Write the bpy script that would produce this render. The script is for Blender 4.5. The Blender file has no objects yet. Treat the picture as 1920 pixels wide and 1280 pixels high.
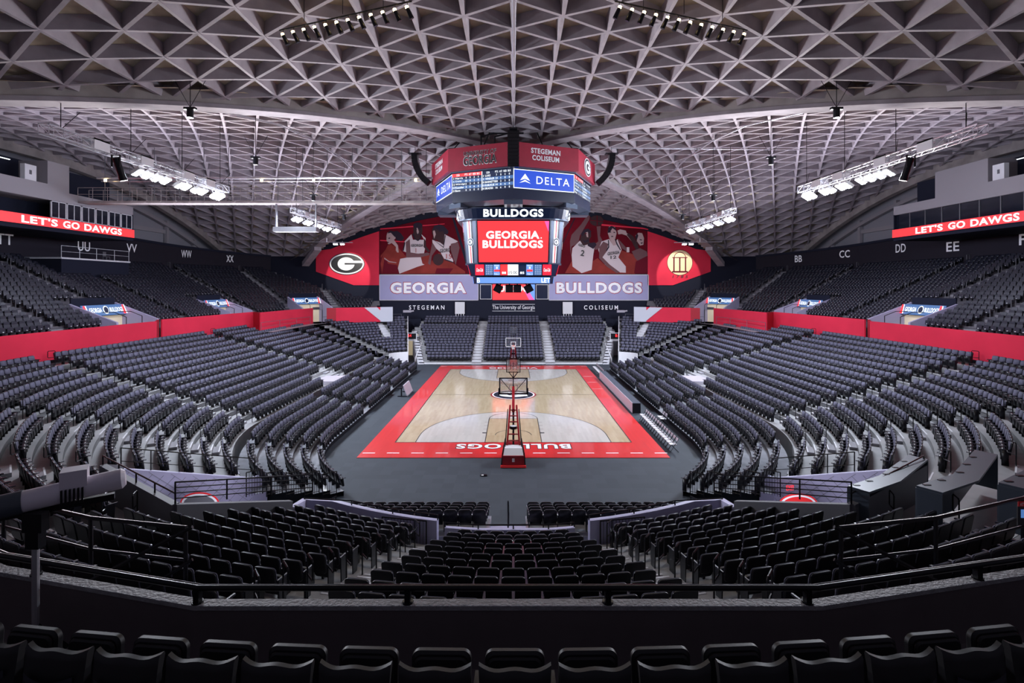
import bpy, math, random
import numpy as np
from mathutils import Vector, Matrix
random.seed(7)
C = bpy.context.scene.collection
sc = bpy.context.scene
PI = math.pi
# ------------------------------------------------------------------ camera
F, CX, HY, CZ, CY = 941.0, 962.5, 537.0, 10.08, -46.7
cd = bpy.data.cameras.new('camera'); cam = bpy.data.objects.new('camera', cd); C.objects.link(cam)
cam.location = (0, CY, CZ); cam.rotation_euler = (PI/2, 0, 0)
cd.sensor_width = 36; cd.lens = F/1920*36
cd.shift_x = -(CX-960)/1920; cd.shift_y = -(640-HY)/1920
cd.clip_start = .05; cd.clip_end = 400
sc.camera = cam
# ------------------------------------------------------------------ world, exposure
w = bpy.data.worlds.new('world'); sc.world = w; w.use_nodes = True
w.node_tree.nodes['Background'].inputs[0].default_value = (.62, .6, .8, 1)
w.node_tree.nodes['Background'].inputs[1].default_value = .12
sc.view_settings.view_transform = 'Standard'; sc.view_settings.look = 'None'
sc.view_settings.gamma = 1; sc.view_settings.exposure = 0.0
def area(name, loc, target, sx, sy, power, col=(.80, .87, 1), spread=PI):
    l = bpy.data.lights.new(name, 'AREA'); l.shape = 'RECTANGLE'; l.size = sx; l.size_y = sy
    l.energy = power; l.color = col; l.spread = spread
    o = bpy.data.objects.new(name, l); C.objects.link(o); o.location = loc
    o.rotation_euler = (Vector(target)-Vector(loc)).to_track_quat('-Z', 'Y').to_euler()
    return o
def spot(name, loc, target, power, size, col=(1, 1, 1), blend=.2, r=.15):
    l = bpy.data.lights.new(name, 'SPOT'); l.energy = power; l.spot_size = size; l.spot_blend = blend
    l.color = col; l.shadow_soft_size = r
    o = bpy.data.objects.new(name, l); C.objects.link(o); o.location = loc
    o.rotation_euler = (Vector(target)-Vector(loc)).to_track_quat('-Z', 'Y').to_euler()
    return o
# court floodlights hang under the two trusses on each side (y range of their lamps)
KEY, UPL = 5200, 3700
for s in (-1, 1):
    area('truss_flood_light', (s*21.6, -13.0, 16.6), (s*2, -8, 0), 9, .8, KEY)
    area('truss_flood_light', (s*19.6, 4.6, 16.0), (s*2, 8, 0), 10, .8, KEY)
    area('truss_flood_light', (s*22.2, -13.0, 16.6), (s*36, -8, 6), 9, .8, 1300, (.74, .80, 1))
    area('truss_flood_light', (s*20.2, 4.6, 16.0), (s*36, 8, 6), 10, .8, 1300, (.74, .80, 1))
    # added fill lights over the side stands imitate bounced light on the roof
    area('roof_fill_light', (s*31.5, 4.0, 9.6), (s*22, -8, 24), 16, .8, UPL*.55, (.86, .85, 1), 1.9)
    area('roof_fill_light', (s*27, 20, 9.5), (s*24, 8, 22), 8, .8, UPL*.42, (.86, .85, 1), 1.9)
    area('roof_fill_light', (s*29.5, 0.0, 9.6), (s*10, -22, 26), 10, .8, UPL*.42, (1, .95, .9), 1.3)
    area('mural_wash_light', (s*13, 24, 12.2), (s*12, 33.3, 16), 12, .5, 260, (1, .9, .9))
    area('portal_fill_light', (s*9.3, -29.8, 2.6), (s*13, -26, 1.4), 2.2, .2, 40, (.85, .85, 1), 1.8)  # added light without a fixture, brightens the tiled portal wall
    spot('logo_spot_light', (s*25.6, 26.6, 15.9), (s*26.2, 33.3, 12.4), 2600, .86, (1, .95, .85), .12)
area('stage_bar_light', (0, -25, 20.4), (0, -30, 0), 14, .5, 500, (1, .88, .72))
# ------------------------------------------------------------------ materials
def mat(name, col, rough=.6, metal=0, emit=0, ecol=None, noise=0, nscale=3, bump=0, bscale=20, coat=0, spec=None):
    m = bpy.data.materials.new(name); m.use_nodes = True; nt = m.node_tree; b = nt.nodes['Principled BSDF']
    b.inputs['Base Color'].default_value = (*col, 1); b.inputs['Roughness'].default_value = rough
    b.inputs['Metallic'].default_value = metal
    if coat: b.inputs['Coat Weight'].default_value = coat; b.inputs['Coat Roughness'].default_value = .08
    if spec is not None: b.inputs['Specular IOR Level'].default_value = spec
    if emit:
        b.inputs['Emission Color'].default_value = (*(ecol or col), 1); b.inputs['Emission Strength'].default_value = emit
    if noise:
        tc = nt.nodes.new('ShaderNodeTexCoord'); n = nt.nodes.new('ShaderNodeTexNoise'); n.inputs['Scale'].default_value = nscale
        n.inputs['Detail'].default_value = 6
        r = nt.nodes.new('ShaderNodeValToRGB')
        r.color_ramp.elements[0].color = (*[c*(1-noise) for c in col], 1); r.color_ramp.elements[1].color = (*[min(1, c*(1+noise)) for c in col], 1)
        r.color_ramp.elements[0].position = .3; r.color_ramp.elements[1].position = .7
        nt.links.new(tc.outputs['Object'], n.inputs['Vector']); nt.links.new(n.outputs['Fac'], r.inputs['Fac'])
        nt.links.new(r.outputs['Color'], b.inputs['Base Color'])
    if bump:
        tc = nt.nodes.new('ShaderNodeTexCoord'); n = nt.nodes.new('ShaderNodeTexNoise'); n.inputs['Scale'].default_value = bscale
        bp = nt.nodes.new('ShaderNodeBump'); bp.inputs['Strength'].default_value = bump; bp.inputs['Distance'].default_value = .02
        nt.links.new(tc.outputs['Object'], n.inputs['Vector']); nt.links.new(n.outputs['Fac'], bp.inputs['Height'])
        nt.links.new(bp.outputs['Normal'], b.inputs['Normal'])
    return m
M = {}
def mk(k, *a, **kw): M[k] = mat(k, *a, **kw); return M[k]
mk('rib_concrete', (.34, .30, .33), .8, noise=.16, nscale=1.2, bump=.15)
mk('roof_panel', (.42, .36, .265), .9, noise=.12, nscale=2.5, bump=.1)
mk('beam_concrete', (.34, .30, .29), .8, noise=.22, nscale=.9, bump=.2)
mk('tier_concrete', (.30, .30, .31), .42, noise=.12, nscale=1.3)
mk('upper_tier', (.10, .095, .11), .6)
mk('walk_concrete', (.24, .235, .26), .4, noise=.1, nscale=1)
mk('platform_deck', (.27, .28, .31), .18, noise=.15, nscale=2)
mk('parapet_brown', (.13, .105, .115), .5, noise=.06)
mk('parapet_cap', (.30, .29, .31), .6, noise=.2, nscale=9, bump=.5, bscale=30)
mk('grey_wall', (.13, .13, .145), .6)
mk('lavender_wall', (.50, .48, .68), .5)
mk('pale_wall', (.6, .62, .7), .5)
mk('navy_wall', (.017, .019, .034), .8, spec=.12)
mk('dark_wall', (.024, .021, .03), .8, spec=.12)
mk('suite_grey', (.30, .28, .30), .6)
mk('panel_grey', (.26, .26, .29), .6)
mk('lit_cream_wall', (.75, .66, .48), .6, emit=.25, ecol=(1, .85, .6))  # faint warm glow put into the wall so the opening looks lit
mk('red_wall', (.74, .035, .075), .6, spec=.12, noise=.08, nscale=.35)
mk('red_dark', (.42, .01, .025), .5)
mk('carpet', (.04, .05, .066), .75)
mk('black_metal', (.008, .008, .011), .28, spec=.25)
mk('seat_fabric', (.085, .084, .128), .8)
mk('seat_plastic', (.006, .006, .010), .38, spec=.35)
mk('seat_shell', (.018, .019, .032), .38, spec=.5)
mk('arm_plastic', (.022, .022, .035), .25, spec=.7)
mk('chrome', (.8, .8, .85), .15, metal=1)
mk('white_metal', (.75, .75, .78), .35)
mk('truss_metal', (.62, .62, .68), .3, metal=.7)
mk('navy_hull', (.006, .014, .045), .25, spec=.7)
mk('hull_panel', (.10, .13, .19), .3, metal=.4)
mk('board_red', (.34, .010, .035), .5, noise=.1, nscale=1.2)
mk('white_paint', (.85, .85, .88), .5)
mk('black_paint', (.012, .012, .016), .5)
mk('red_paint', (.8, .03, .035), .35)
mk('stanchion_red', (.30, .006, .014), .3)
mk('net_white', (.8, .8, .8), .8)
mk('rim_orange', (.8, .15, .05), .4)
mk('glass', (.5, .55, .6), .05)
M['glass'].node_tree.nodes['Principled BSDF'].inputs['Transmission Weight'].default_value = .9
M['glass'].node_tree.nodes['Principled BSDF'].inputs['Alpha'].default_value = .35
mk('window_dark', (.012, .015, .025), .08, spec=.8)
mk('led_red', (.012, .012, .015), .4, emit=1.75, ecol=(1, .030, .036))
mk('led_red_deep', (.012, .012, .015), .4, emit=1.6, ecol=(.75, .015, .04))
mk('led_white', (.012, .012, .015), .4, emit=1.7, ecol=(.9, .95, 1))
mk('led_blue', (.012, .012, .015), .4, emit=1.2, ecol=(.012, .07, .60))
mk('led_lightblue', (.012, .012, .015), .4, emit=1.2, ecol=(.16, .34, .85))
mk('led_midblue', (.012, .012, .015), .4, emit=.9, ecol=(.08, .2, .5))
mk('led_navy', (.012, .012, .015), .4, emit=.5, ecol=(.01, .03, .12))
mk('led_pink', (.012, .012, .015), .4, emit=1.4, ecol=(1, .1, .4))
mk('lamp_glow', (1, 1, 1), .5, emit=45, ecol=(.86, .93, 1))
mk('warm_glow', (1, .8, .5), .5, emit=14, ecol=(1, .72, .35))
mk('letter_white', (.8, .8, .85), .4, emit=.12)
mk('canvas_lilac', (.40, .39, .62), .8, spec=.12, noise=.06, nscale=.3)
mk('table_slate', (.06, .075, .10), .4)
mk('foreground_plastic', (.016, .015, .018), .5, spec=.35)
mk('board_grey', (.42, .39, .45), .4)
mk('spot_barrel', (.75, .70, .80), .4, bump=.05)
mk('step_white', (.62, .62, .66), .5)
mk('skin_dark', (.05, .025, .03), .8, spec=.12)
mk('skin_mid', (.15, .075, .085), .8, spec=.12)
mk('skin_light', (.46, .33, .34), .8, spec=.12)
mk('mural_maroon', (.115, .003, .011), .8, spec=.12, noise=.35, nscale=.25)
mk('mural_shadow', (.13, .008, .02), .8, spec=.12)
mk('mural_glow', (.24, .035, .03), .8, spec=.12, noise=.2, nscale=.5)
mk('jersey', (.58, .50, .54), .8, spec=.12)
mk('hair', (.03, .02, .035), .8, spec=.12)
mk('sun_cream', (.95, .72, .45), .8, spec=.12)
# maple boards for the court
def wood(name, c1, c2, c3):
    m = bpy.data.materials.new(name); m.use_nodes = True; nt = m.node_tree; b = nt.nodes['Principled BSDF']
    tc = nt.nodes.new('ShaderNodeTexCoord'); mp = nt.nodes.new('ShaderNodeMapping'); mp.inputs['Rotation'].default_value[2] = PI/2
    br = nt.nodes.new('ShaderNodeTexBrick'); br.inputs['Scale'].default_value = 1; br.inputs['Brick Width'].default_value = 1.6
    br.inputs['Row Height'].default_value = .16; br.inputs['Mortar Size'].default_value = 0; br.offset = .37
    br.inputs['Color1'].default_value = (*c1, 1); br.inputs['Color2'].default_value = (*c2, 1)
    n = nt.nodes.new('ShaderNodeTexNoise'); n.inputs['Scale'].default_value = 1.2; mx = nt.nodes.new('ShaderNodeMixRGB')
    mx.inputs['Color2'].default_value = (*c3, 1)
    mt = nt.nodes.new('ShaderNodeMath'); mt.operation = 'MULTIPLY'; mt.inputs[1].default_value = .55
    nt.links.new(tc.outputs['Object'], mp.inputs['Vector']); nt.links.new(mp.outputs[0], br.inputs['Vector']); nt.links.new(tc.outputs['Object'], n.inputs['Vector'])
    nt.links.new(n.outputs['Fac'], mt.inputs[0]); nt.links.new(mt.outputs[0], mx.inputs['Fac'])
    nt.links.new(br.outputs['Color'], mx.inputs['Color1']); nt.links.new(mx.outputs[0], b.inputs['Base Color'])
    b.inputs['Roughness'].default_value = .17; b.inputs['Coat Weight'].default_value = .6; b.inputs['Coat Roughness'].default_value = .06
    M[name] = m
wood('maple', (.60, .48, .30), (.50, .38, .225), (.66, .54, .35))
wood('maple_white', (.66, .63, .58), (.58, .55, .50), (.70, .68, .63))
wood('court_red', (.80, .035, .035), (.72, .028, .03), (.80, .05, .045))
M['court_red'].node_tree.nodes['Principled BSDF'].inputs['Roughness'].default_value = .3
def carpet_nodes():
    m = M['carpet']; nt = m.node_tree; b = nt.nodes['Principled BSDF']
    tc = nt.nodes.new('ShaderNodeTexCoord'); br = nt.nodes.new('ShaderNodeTexBrick'); br.offset = 0
    br.inputs['Scale'].default_value = 1; br.inputs['Brick Width'].default_value = .6; br.inputs['Row Height'].default_value = .6; br.inputs['Mortar Size'].default_value = 0
    br.inputs['Color1'].default_value = (.027, .036, .049, 1); br.inputs['Color2'].default_value = (.036, .046, .061, 1)
    nt.links.new(tc.outputs['Object'], br.inputs['Vector']); nt.links.new(br.outputs['Color'], b.inputs['Base Color'])
carpet_nodes()
# ------------------------------------------------------------------ helpers
class MB:
    def __init__(s): s.v = []; s.f = []; s.m = []; s.T = None
    def add(s, vs, fs, m=0):
        o = len(s.v)
        if s.T is not None: vs = [tuple(s.T @ Vector(v)) for v in vs]
        s.v += [tuple(v) for v in vs]; s.f += [tuple(i+o for i in f) for f in fs]; s.m += [m]*len(fs)
    def hexa(s, p, m=0): s.add(p, [(0, 3, 2, 1), (4, 5, 6, 7), (0, 1, 5, 4), (1, 2, 6, 5), (2, 3, 7, 6), (3, 0, 4, 7)], m)
    def box(s, x0, x1, y0, y1, z0, z1, m=0):
        s.hexa([(x0, y0, z0), (x1, y0, z0), (x1, y1, z0), (x0, y1, z0), (x0, y0, z1), (x1, y0, z1), (x1, y1, z1), (x0, y1, z1)], m)
    def quad(s, a, b, c, d, m=0): s.add([a, b, c, d], [(0, 1, 2, 3)], m)
    def poly(s, pts, m=0): s.add(pts, [tuple(range(len(pts)))], m)
    def loft(s, A, B, m=0, cap=True):
        n = len(A); fs = [(i, (i+1) % n, n+(i+1) % n, n+i) for i in range(n)]
        if cap: fs += [tuple(range(n-1, -1, -1)), tuple(range(n, 2*n))]
        s.add(list(A)+list(B), fs, m)
    def tube(s, a, b, r, n=6, m=0, r2=None):
        a = Vector(a); b = Vector(b); d = (b-a)
        if d.length < 1e-6: return
        d.normalize(); u = d.orthogonal().normalized(); w_ = d.cross(u); r2 = r if r2 is None else r2
        A = [a+(u*math.cos(t)+w_*math.sin(t))*r for t in [2*PI*i/n for i in range(n)]]
        B = [b+(u*math.cos(t)+w_*math.sin(t))*r2 for t in [2*PI*i/n for i in range(n)]]
        s.loft(A, B, m)
    def path(s, pts, r, n=6, m=0):
        for a, b in zip(pts, pts[1:]):
            a = Vector(a); b = Vector(b); d = (b-a).normalized()*r*.5
            s.tube(a-d, b+d, r, n, m)
    def beam(s, a, b, wb, wt, h, m=0, up=(0, 0, 1)):
        a = Vector(a); b = Vector(b); d = (b-a).normalized(); side = d.cross(Vector(up)).normalized(); u = Vector(up)*h
        s.hexa([a-side*wb/2, a+side*wb/2, b+side*wb/2, b-side*wb/2, a-side*wt/2+u, a+side*wt/2+u, b+side*wt/2+u, b-side*wt/2+u], m)
    def build(s, name, mats, parent=None, smooth=False):
        me = bpy.data.meshes.new(name); me.from_pydata(s.v, [], s.f); me.validate()
        for k in ([mats] if isinstance(mats, str) else mats): me.materials.append(M[k])
        if len(me.polygons) == len(s.m) and any(s.m): me.polygons.foreach_set('material_index', s.m)
        if smooth: me.polygons.foreach_set('use_smooth', [True]*len(me.polygons)); 
        me.update(); o = bpy.data.objects.new(name, me); C.objects.link(o)
        if smooth and hasattr(me, 'set_sharp_from_angle'): me.set_sharp_from_angle(angle=.7)
        if parent: o.parent = parent
        return o
def tag(o, label=None, cat=None, group=None, kind=None):
    if label: o['label'] = label
    if cat: o['category'] = cat
    if group: o['group'] = group
    if kind: o['kind'] = kind
    return o
def empty(name, label, cat, loc=(0, 0, 0), rz=0, group=None):
    o = bpy.data.objects.new(name, None); C.objects.link(o); o.location = loc; o.rotation_euler = (0, 0, rz)
    return tag(o, label, cat, group)
def struct(mb, name, mats, **k): return tag(mb.build(name, mats, **k), kind='structure')
def dup(o, parent=None):
    c = o.copy(); C.objects.link(c)
    if parent: c.parent = parent
    for ch in list(o.children): dup(ch, c)
    return c
def txt(s, c, right, up, W, H, m, parent=None, bold=.03, shear=0, th=.01, name='lettering', space=1.0, spb=None):
    """lettering centred at c, fitted to W x H metres, lying in the plane of right and up"""
    if s in ('1', 'I'): W = W*.38
    cu = bpy.data.curves.new(name, 'FONT'); cu.body = s; cu.offset = min(bold, .085)*.72; cu.shear = shear; cu.space_character = space*(1+(bold if spb is None else spb)*2.0)
    cu.resolution_u = 3; cu.align_x = 'CENTER'; cu.space_line = .85
    ob = bpy.data.objects.new('tmp_text', cu); C.objects.link(ob)
    me = bpy.data.meshes.new_from_object(ob); bpy.data.objects.remove(ob); bpy.data.curves.remove(cu)
    n = len(me.vertices); co = np.empty(n*3); me.vertices.foreach_get('co', co); co = co.reshape(-1, 3)
    lo, hi = co.min(0), co.max(0)
    x = (co[:, 0]-(lo[0]+hi[0])/2)*W/(hi[0]-lo[0]); y = (co[:, 1]-(lo[1]+hi[1])/2)*H/(hi[1]-lo[1])
    r = np.array(Vector(right).normalized()); u = np.array(Vector(up).normalized()); nn = np.cross(r, u)
    P = np.array(c)[None]+x[:, None]*r+y[:, None]*u+nn*th
    me.vertices.foreach_set('co', P.ravel()); me.materials.clear(); me.materials.append(M[m]); me.update()
    o = bpy.data.objects.new(name, me); C.objects.link(o)
    if parent: o.parent = parent; o.matrix_parent_inverse = parent_world(parent).inverted()
    return o
def parent_world(p):
    m = p.matrix_basis.copy()
    if p.parent: m = parent_world(p.parent) @ p.matrix_parent_inverse @ m
    return m
def disc(mb, c, right, up, rx, ry, m=0, n=32, a0=0, a1=2*PI, inner=None, off=0):
    c = Vector(c); r = Vector(right).normalized(); u = Vector(up).normalized(); nn = r.cross(u)*off
    full = abs(a1-a0-2*PI) < 1e-6
    ts = [a0+(a1-a0)*i/n for i in range(n if full else n+1)]
    if inner is None: mb.poly([c+r*rx*math.cos(t)+u*ry*math.sin(t)+nn for t in ts], m)
    else:
        k = len(ts)
        vs = [c+r*rx*math.cos(t)+u*ry*math.sin(t)+nn for t in ts]+[c+r*rx*inner*math.cos(t)+u*ry*inner*math.sin(t)+nn for t in ts]
        mb.add(vs, [(i, (i+1) % k, k+(i+1) % k, k+i) for i in range(k if full else k-1)], m)
def inpoly(x, y, P):
    c = False; n = len(P)
    for i in range(n):
        x1, y1 = P[i]; x2, y2 = P[(i+1) % n]
        if (y1 > y) != (y2 > y) and x < (x2-x1)*(y-y1)/(y2-y1)+x1: c = not c
    return c
def wallpath(mb, pts, z0, ztop, th, m=0):
    """vertical wall along plan points with mitred corners; ztop is a number or a list"""
    zt = ztop if isinstance(ztop, (list, tuple)) else [ztop]*len(pts); zb = z0 if isinstance(z0, (list, tuple)) else [z0]*len(pts)
    P = [Vector(p) for p in pts]; N = []
    for i in range(len(P)):
        ds = []
        if i > 0: ds.append((P[i]-P[i-1]).normalized())
        if i < len(P)-1: ds.append((P[i+1]-P[i]).normalized())
        d = sum(ds, Vector((0, 0))).normalized(); k = max(.4, d.dot(ds[0])); N.append(Vector((-d.y, d.x))*th/2/k)
    for i in range(len(P)-1):
        a0, a1, b0, b1 = P[i]-N[i], P[i]+N[i], P[i+1]-N[i+1], P[i+1]+N[i+1]
        mb.hexa([(*a0, zb[i]), (*b0, zb[i+1]), (*b1, zb[i+1]), (*a1, zb[i]), (*a0, zt[i]), (*b0, zt[i+1]), (*b1, zt[i+1]), (*a1, zt[i])], m)
# ------------------------------------------------------------------ floor and court
mb = MB(); mb.box(-50, 50, -50, 36, -.3, 0); struct(mb, 'floor', 'carpet')
court = empty('basketball_court', 'maple basketball court with red border laid on the grey carpet', 'court')
X, U = (1, 0, 0), (0, 1, 0)
def rect(mb, x0, x1, y0, y1, z, m=0): mb.quad((x0, y0, z), (x1, y0, z), (x1, y1, z), (x0, y1, z), m)
mb = MB(); mb.box(-9.22, 9.22, -17.2, 17.2, 0, .03); mb.build('border', 'court_red', court)
mb = MB(); rect(mb, -7.62, 7.62, -14.32, 14.32, .032); mb.build('playing_surface', 'maple', court)
def arcpts(cx, cy, rx, a0, a1, n=40, ry=None):
    ry = ry or rx
    return [(cx+rx*math.cos(a0+(a1-a0)*i/n), cy+ry*math.sin(a0+(a1-a0)*i/n)) for i in range(n+1)]
def strip(mb, pts, w_, z, m=0):
    for (x0, y0), (x1, y1) in zip(pts, pts[1:]):
        d = Vector((x1-x0, y1-y0)).normalized()*w_/2; n_ = Vector((-d.y, d.x)); 
        mb.quad((x0-n_.x-d.x*.3, y0-n_.y-d.y*.3, z), (x1-n_.x+d.x*.3, y1-n_.y+d.y*.3, z), (x1+n_.x+d.x*.3, y1+n_.y+d.y*.3, z), (x0+n_.x-d.x*.3, y0+n_.y-d.y*.3, z), m)
lines = MB()
R3 = 6.32
for e in (-1, 1):
    white = MB(); lane = MB()
    by = e*14.32; hy = e*(14.32-1.575)
    a = math.asin(0)
    if e < 0: arc = arcpts(0, hy, R3, 0, PI)
    else: arc = arcpts(0, hy, R3, 0, -PI)
    three = [(R3, by)]+arc+[(-R3, by)]
    white.poly([(x, y, .034) for x, y in (three if e > 0 else three[::-1])])
    strip(lines, three, .05, .038)
    rect(lane, -1.83, 1.83, min(by, by-e*5.79), max(by, by-e*5.79), .036)
    for s in (-1, 1):
        strip(lines, [(s*1.83, by), (s*1.83, by-e*5.79)], .05, .039)
        for k, (q, wd) in enumerate([(2.1, .2), (3.0, .05), (3.9, .05), (4.8, .05)]): strip(lines, [(s*1.83, by-e*q), (s*2.1, by-e*q)], wd, .039)
    strip(lines, [(-1.83, by-e*5.79), (1.83, by-e*5.79)], .05, .039)
    fy = by-e*5.79
    strip(lines, arcpts(0, fy, 1.83, 0, PI) if e < 0 else arcpts(0, fy, 1.83, 0, -PI), .05, .039)
    strip(lines, arcpts(0, hy, 1.22, 0, PI) if e < 0 else arcpts(0, hy, 1.22, 0, -PI), .05, .039)
    white.build('three_point_area', 'maple_white', court); lane.build('lane', 'maple', court)
strip(lines, [(-7.6, 0), (7.6, 0)], .05, .039)
strip(lines, [(-7.62, -14.32), (7.62, -14.32), (7.62, 14.32), (-7.62, 14.32), (-7.62, -14.32)], .06, .039)

lines.build('line_markings', 'black_paint', court)
def dashm(*a):
    d_ = MB(); rect(d_, *a); d_.build('boundary_dash', 'white_paint', court)
for e in (-1, 1):
    for i in range(13): dashm( -9.1+i*1.47, -9.1+i*1.47+.75, e*16.4-.055, e*16.4+.055, .036)
for yy in (2.6, 6.0, 9.4): 
    dashm(7.75, 8.85, yy-.03, yy+.03, .036)
lg = MB(); disc(lg, (0, 0, .040), X, U, 2.12, 2.12, 0, 48); disc(lg, (0, 0, .043), X, U, 1.98, 1.98, 1, 48); disc(lg, (0, 0, .046), X, U, 1.84, 1.84, 2, 48)
disc(lg, (0, 0, .049), X, U, 1.35, 1.1, 1, 40, a0=.35, a1=2*PI-.1, inner=.42)
rect(lg, -.1, 1.4, -.3, .12, .052, 1); rect(lg, .95, 1.35, -.75, -.2, .052, 1)
lg.build('centre_logo', ['stanchion_red', 'white_paint', 'navy_wall'], court)
def ctxt(s, y, Wd, H, rot):
    r, u = ((-1, 0, 0), (0, -1, 0)) if rot else ((1, 0, 0), (0, 1, 0))
    txt(s, (0, y, .034), r, u, Wd+.1, H+.1, 'black_paint', court, bold=.085, th=.004, spb=.06)
    txt(s, (0, y, .034), r, u, Wd, H, 'white_paint', court, bold=.045, th=.008, spb=.06)
ctxt('BULLDOGS', -15.13, 7.2, .95, True); ctxt('GEORGIA', 15.2, 6.0, .95, False)
# ------------------------------------------------------------------ bowl geometry
P_ = 1.8
def bowl(m, u):
    a = 17.1+.985*m; b = 16.35+.81*m
    if u <= 1:
        t = u*PI/2
        return a*math.sin(t)**(2/P_), -14-b*math.cos(t)**(2/P_)
    ye = 9.6 if m > 11.6 else 7.5+.505*a
    return a, -14+(ye+14)*(u-1)
def retr(m, u):
    a = 11.8+.9*m; b = 12.3+.68*m
    if u <= 1:
        t = (.5+.5*u)*PI/2
        return a*math.sin(t), -14-b*math.cos(t)
    return a, -14+(13.4+14)*(u-1)
US = [i/70 for i in range(70)]+[1+i/40 for i in range(41)]
VOM = [(7.1, -28.2), (9.7, -32.3), (13.9, -29.7), (15.4, -27.0), (12.0, -23.4)]
def zf(m): return 1.25+.2838*m
def tiers(fn, m0, m1, zfun, us, sgn, hole=None, name='seating_tier', mt='tier_concrete', zbase=0, ok=None, rm=0):
    mb = MB()
    for m in range(m0, m1+1):
        for i in range(len(us)-1):
            f_ = .3 if (rm and m == m0) else .5
            a = fn(m-f_, us[i]); b = fn(m-f_, us[i+1]); c = fn(m+.5, us[i+1]); d = fn(m+.5, us[i])
            cx, cy = (a[0]+b[0]+c[0]+d[0])/4, (a[1]+b[1]+c[1]+d[1])/4
            if hole and inpoly(cx, cy, hole): continue
            if ok and not ok(m, us[i], cx, cy): continue
            z = zfun(m); zl = zbase if m == m0 else zfun(m-1)
            Q = [(sgn*p[0], p[1], z) for p in (a, b, c, d)]
            if sgn < 0: Q = Q[::-1]
            mb.poly(Q)
            q = [(sgn*a[0], a[1], zl), (sgn*b[0], b[1], zl), (sgn*b[0], b[1], z), (sgn*a[0], a[1], z)]
            mb.poly(q if sgn > 0 else q[::-1], rm)
    return struct(mb, name, mt)
UA3 = .72
for s in (-1, 1):
    tiers(bowl, 0, 13, zf, US, s, VOM, ok=lambda m, u, x, y: m <= 11 or u >= UA3)
    tiers(retr, 0, 4, lambda m: .25+.2*m, US, s, name='retractable_tier', mt=['platform_deck', 'black_metal'], rm=1)
    # walkway behind the near blocks and concourse below the red wall
    mb = MB()
    for i in range(len(US)-1):
        if US[i] < UA3: m_a, m_b, z = 11.5, 15.2, 4.75
        else: m_a, m_b, z = 13.5, 14.6, 5.0
        a = bowl(m_a, US[i]); b = bowl(m_a, US[i+1]); c = bowl(m_b, US[i+1]); d = bowl(m_b, US[i])
        mb.quad((s*a[0], a[1], z), (s*b[0], b[1], z), (s*c[0], c[1], z), (s*d[0], d[1], z))
        zl = zf(11 if US[i] < UA3 else 13); mb.quad((s*a[0], a[1], zl), (s*b[0], b[1], zl), (s*b[0], b[1], z), (s*a[0], a[1], z))
    mb.poly([(s*x, y, 4.98) for x, y in [(26.9, 9.6), (32, 9.6), (31.5, 12.4), (30, 14), (28.5, 22.6), (24.6, 23.6), (17.6, 27), (15.6, 29.6), (22, 27.6), (25.2, 23.6), (26.6, 21)]])
    struct(mb, 'concourse_floor', 'walk_concrete')
# floor rows at the near end
NF = [(21.0-.8*j, .3+.25*j) for j in range(4)]; NFX = [7.2, 6.9, 6.5, 5.7]
mb = MB()
for (d, z), xx in zip(NF, NFX):
    y = CY+d
    for x0, x1 in ((-xx, -.98), (.56, xx)): mb.box(x0-.05, x1+.05, y-.45, y+.4, 0, z)
struct(mb, 'retractable_tier', 'platform_deck')
mb = MB()
for j in range(6): mb.box(-.95, .53, CY+17.7+.5*(5-j)-.1, CY+18.3+.5*(5-j), 0, .16*(j+1))
struct(mb, 'aisle_stairs', 'lavender_wall')
# far stand
FJ = 13
mb = MB()
for j in range(FJ):
    y = CY+65.8+.8*j; hw = 11.6+.8*j*.28; z = .25+.28*j
    mb.box(-hw, hw, y-.42, y+.44, 0, z)
yl = CY+65.8+.8*FJ; ZL = .25+.28*FJ
mb.box(-14.9, 14.9, yl-.4, yl+.55, 0, ZL)
for j in range(3):
    y = yl+1.0+.8*j; mb.box(-14.4, 14.4, y-.42, y+.44, 0, ZL+.15+.3*j)
struct(mb, 'seating_tier', 'tier_concrete')
mb = MB(); mb.box(-11.7, 11.7, CY+65.22, CY+65.38, 0, .12); struct(mb, 'trim_1', 'white_metal')
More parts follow.
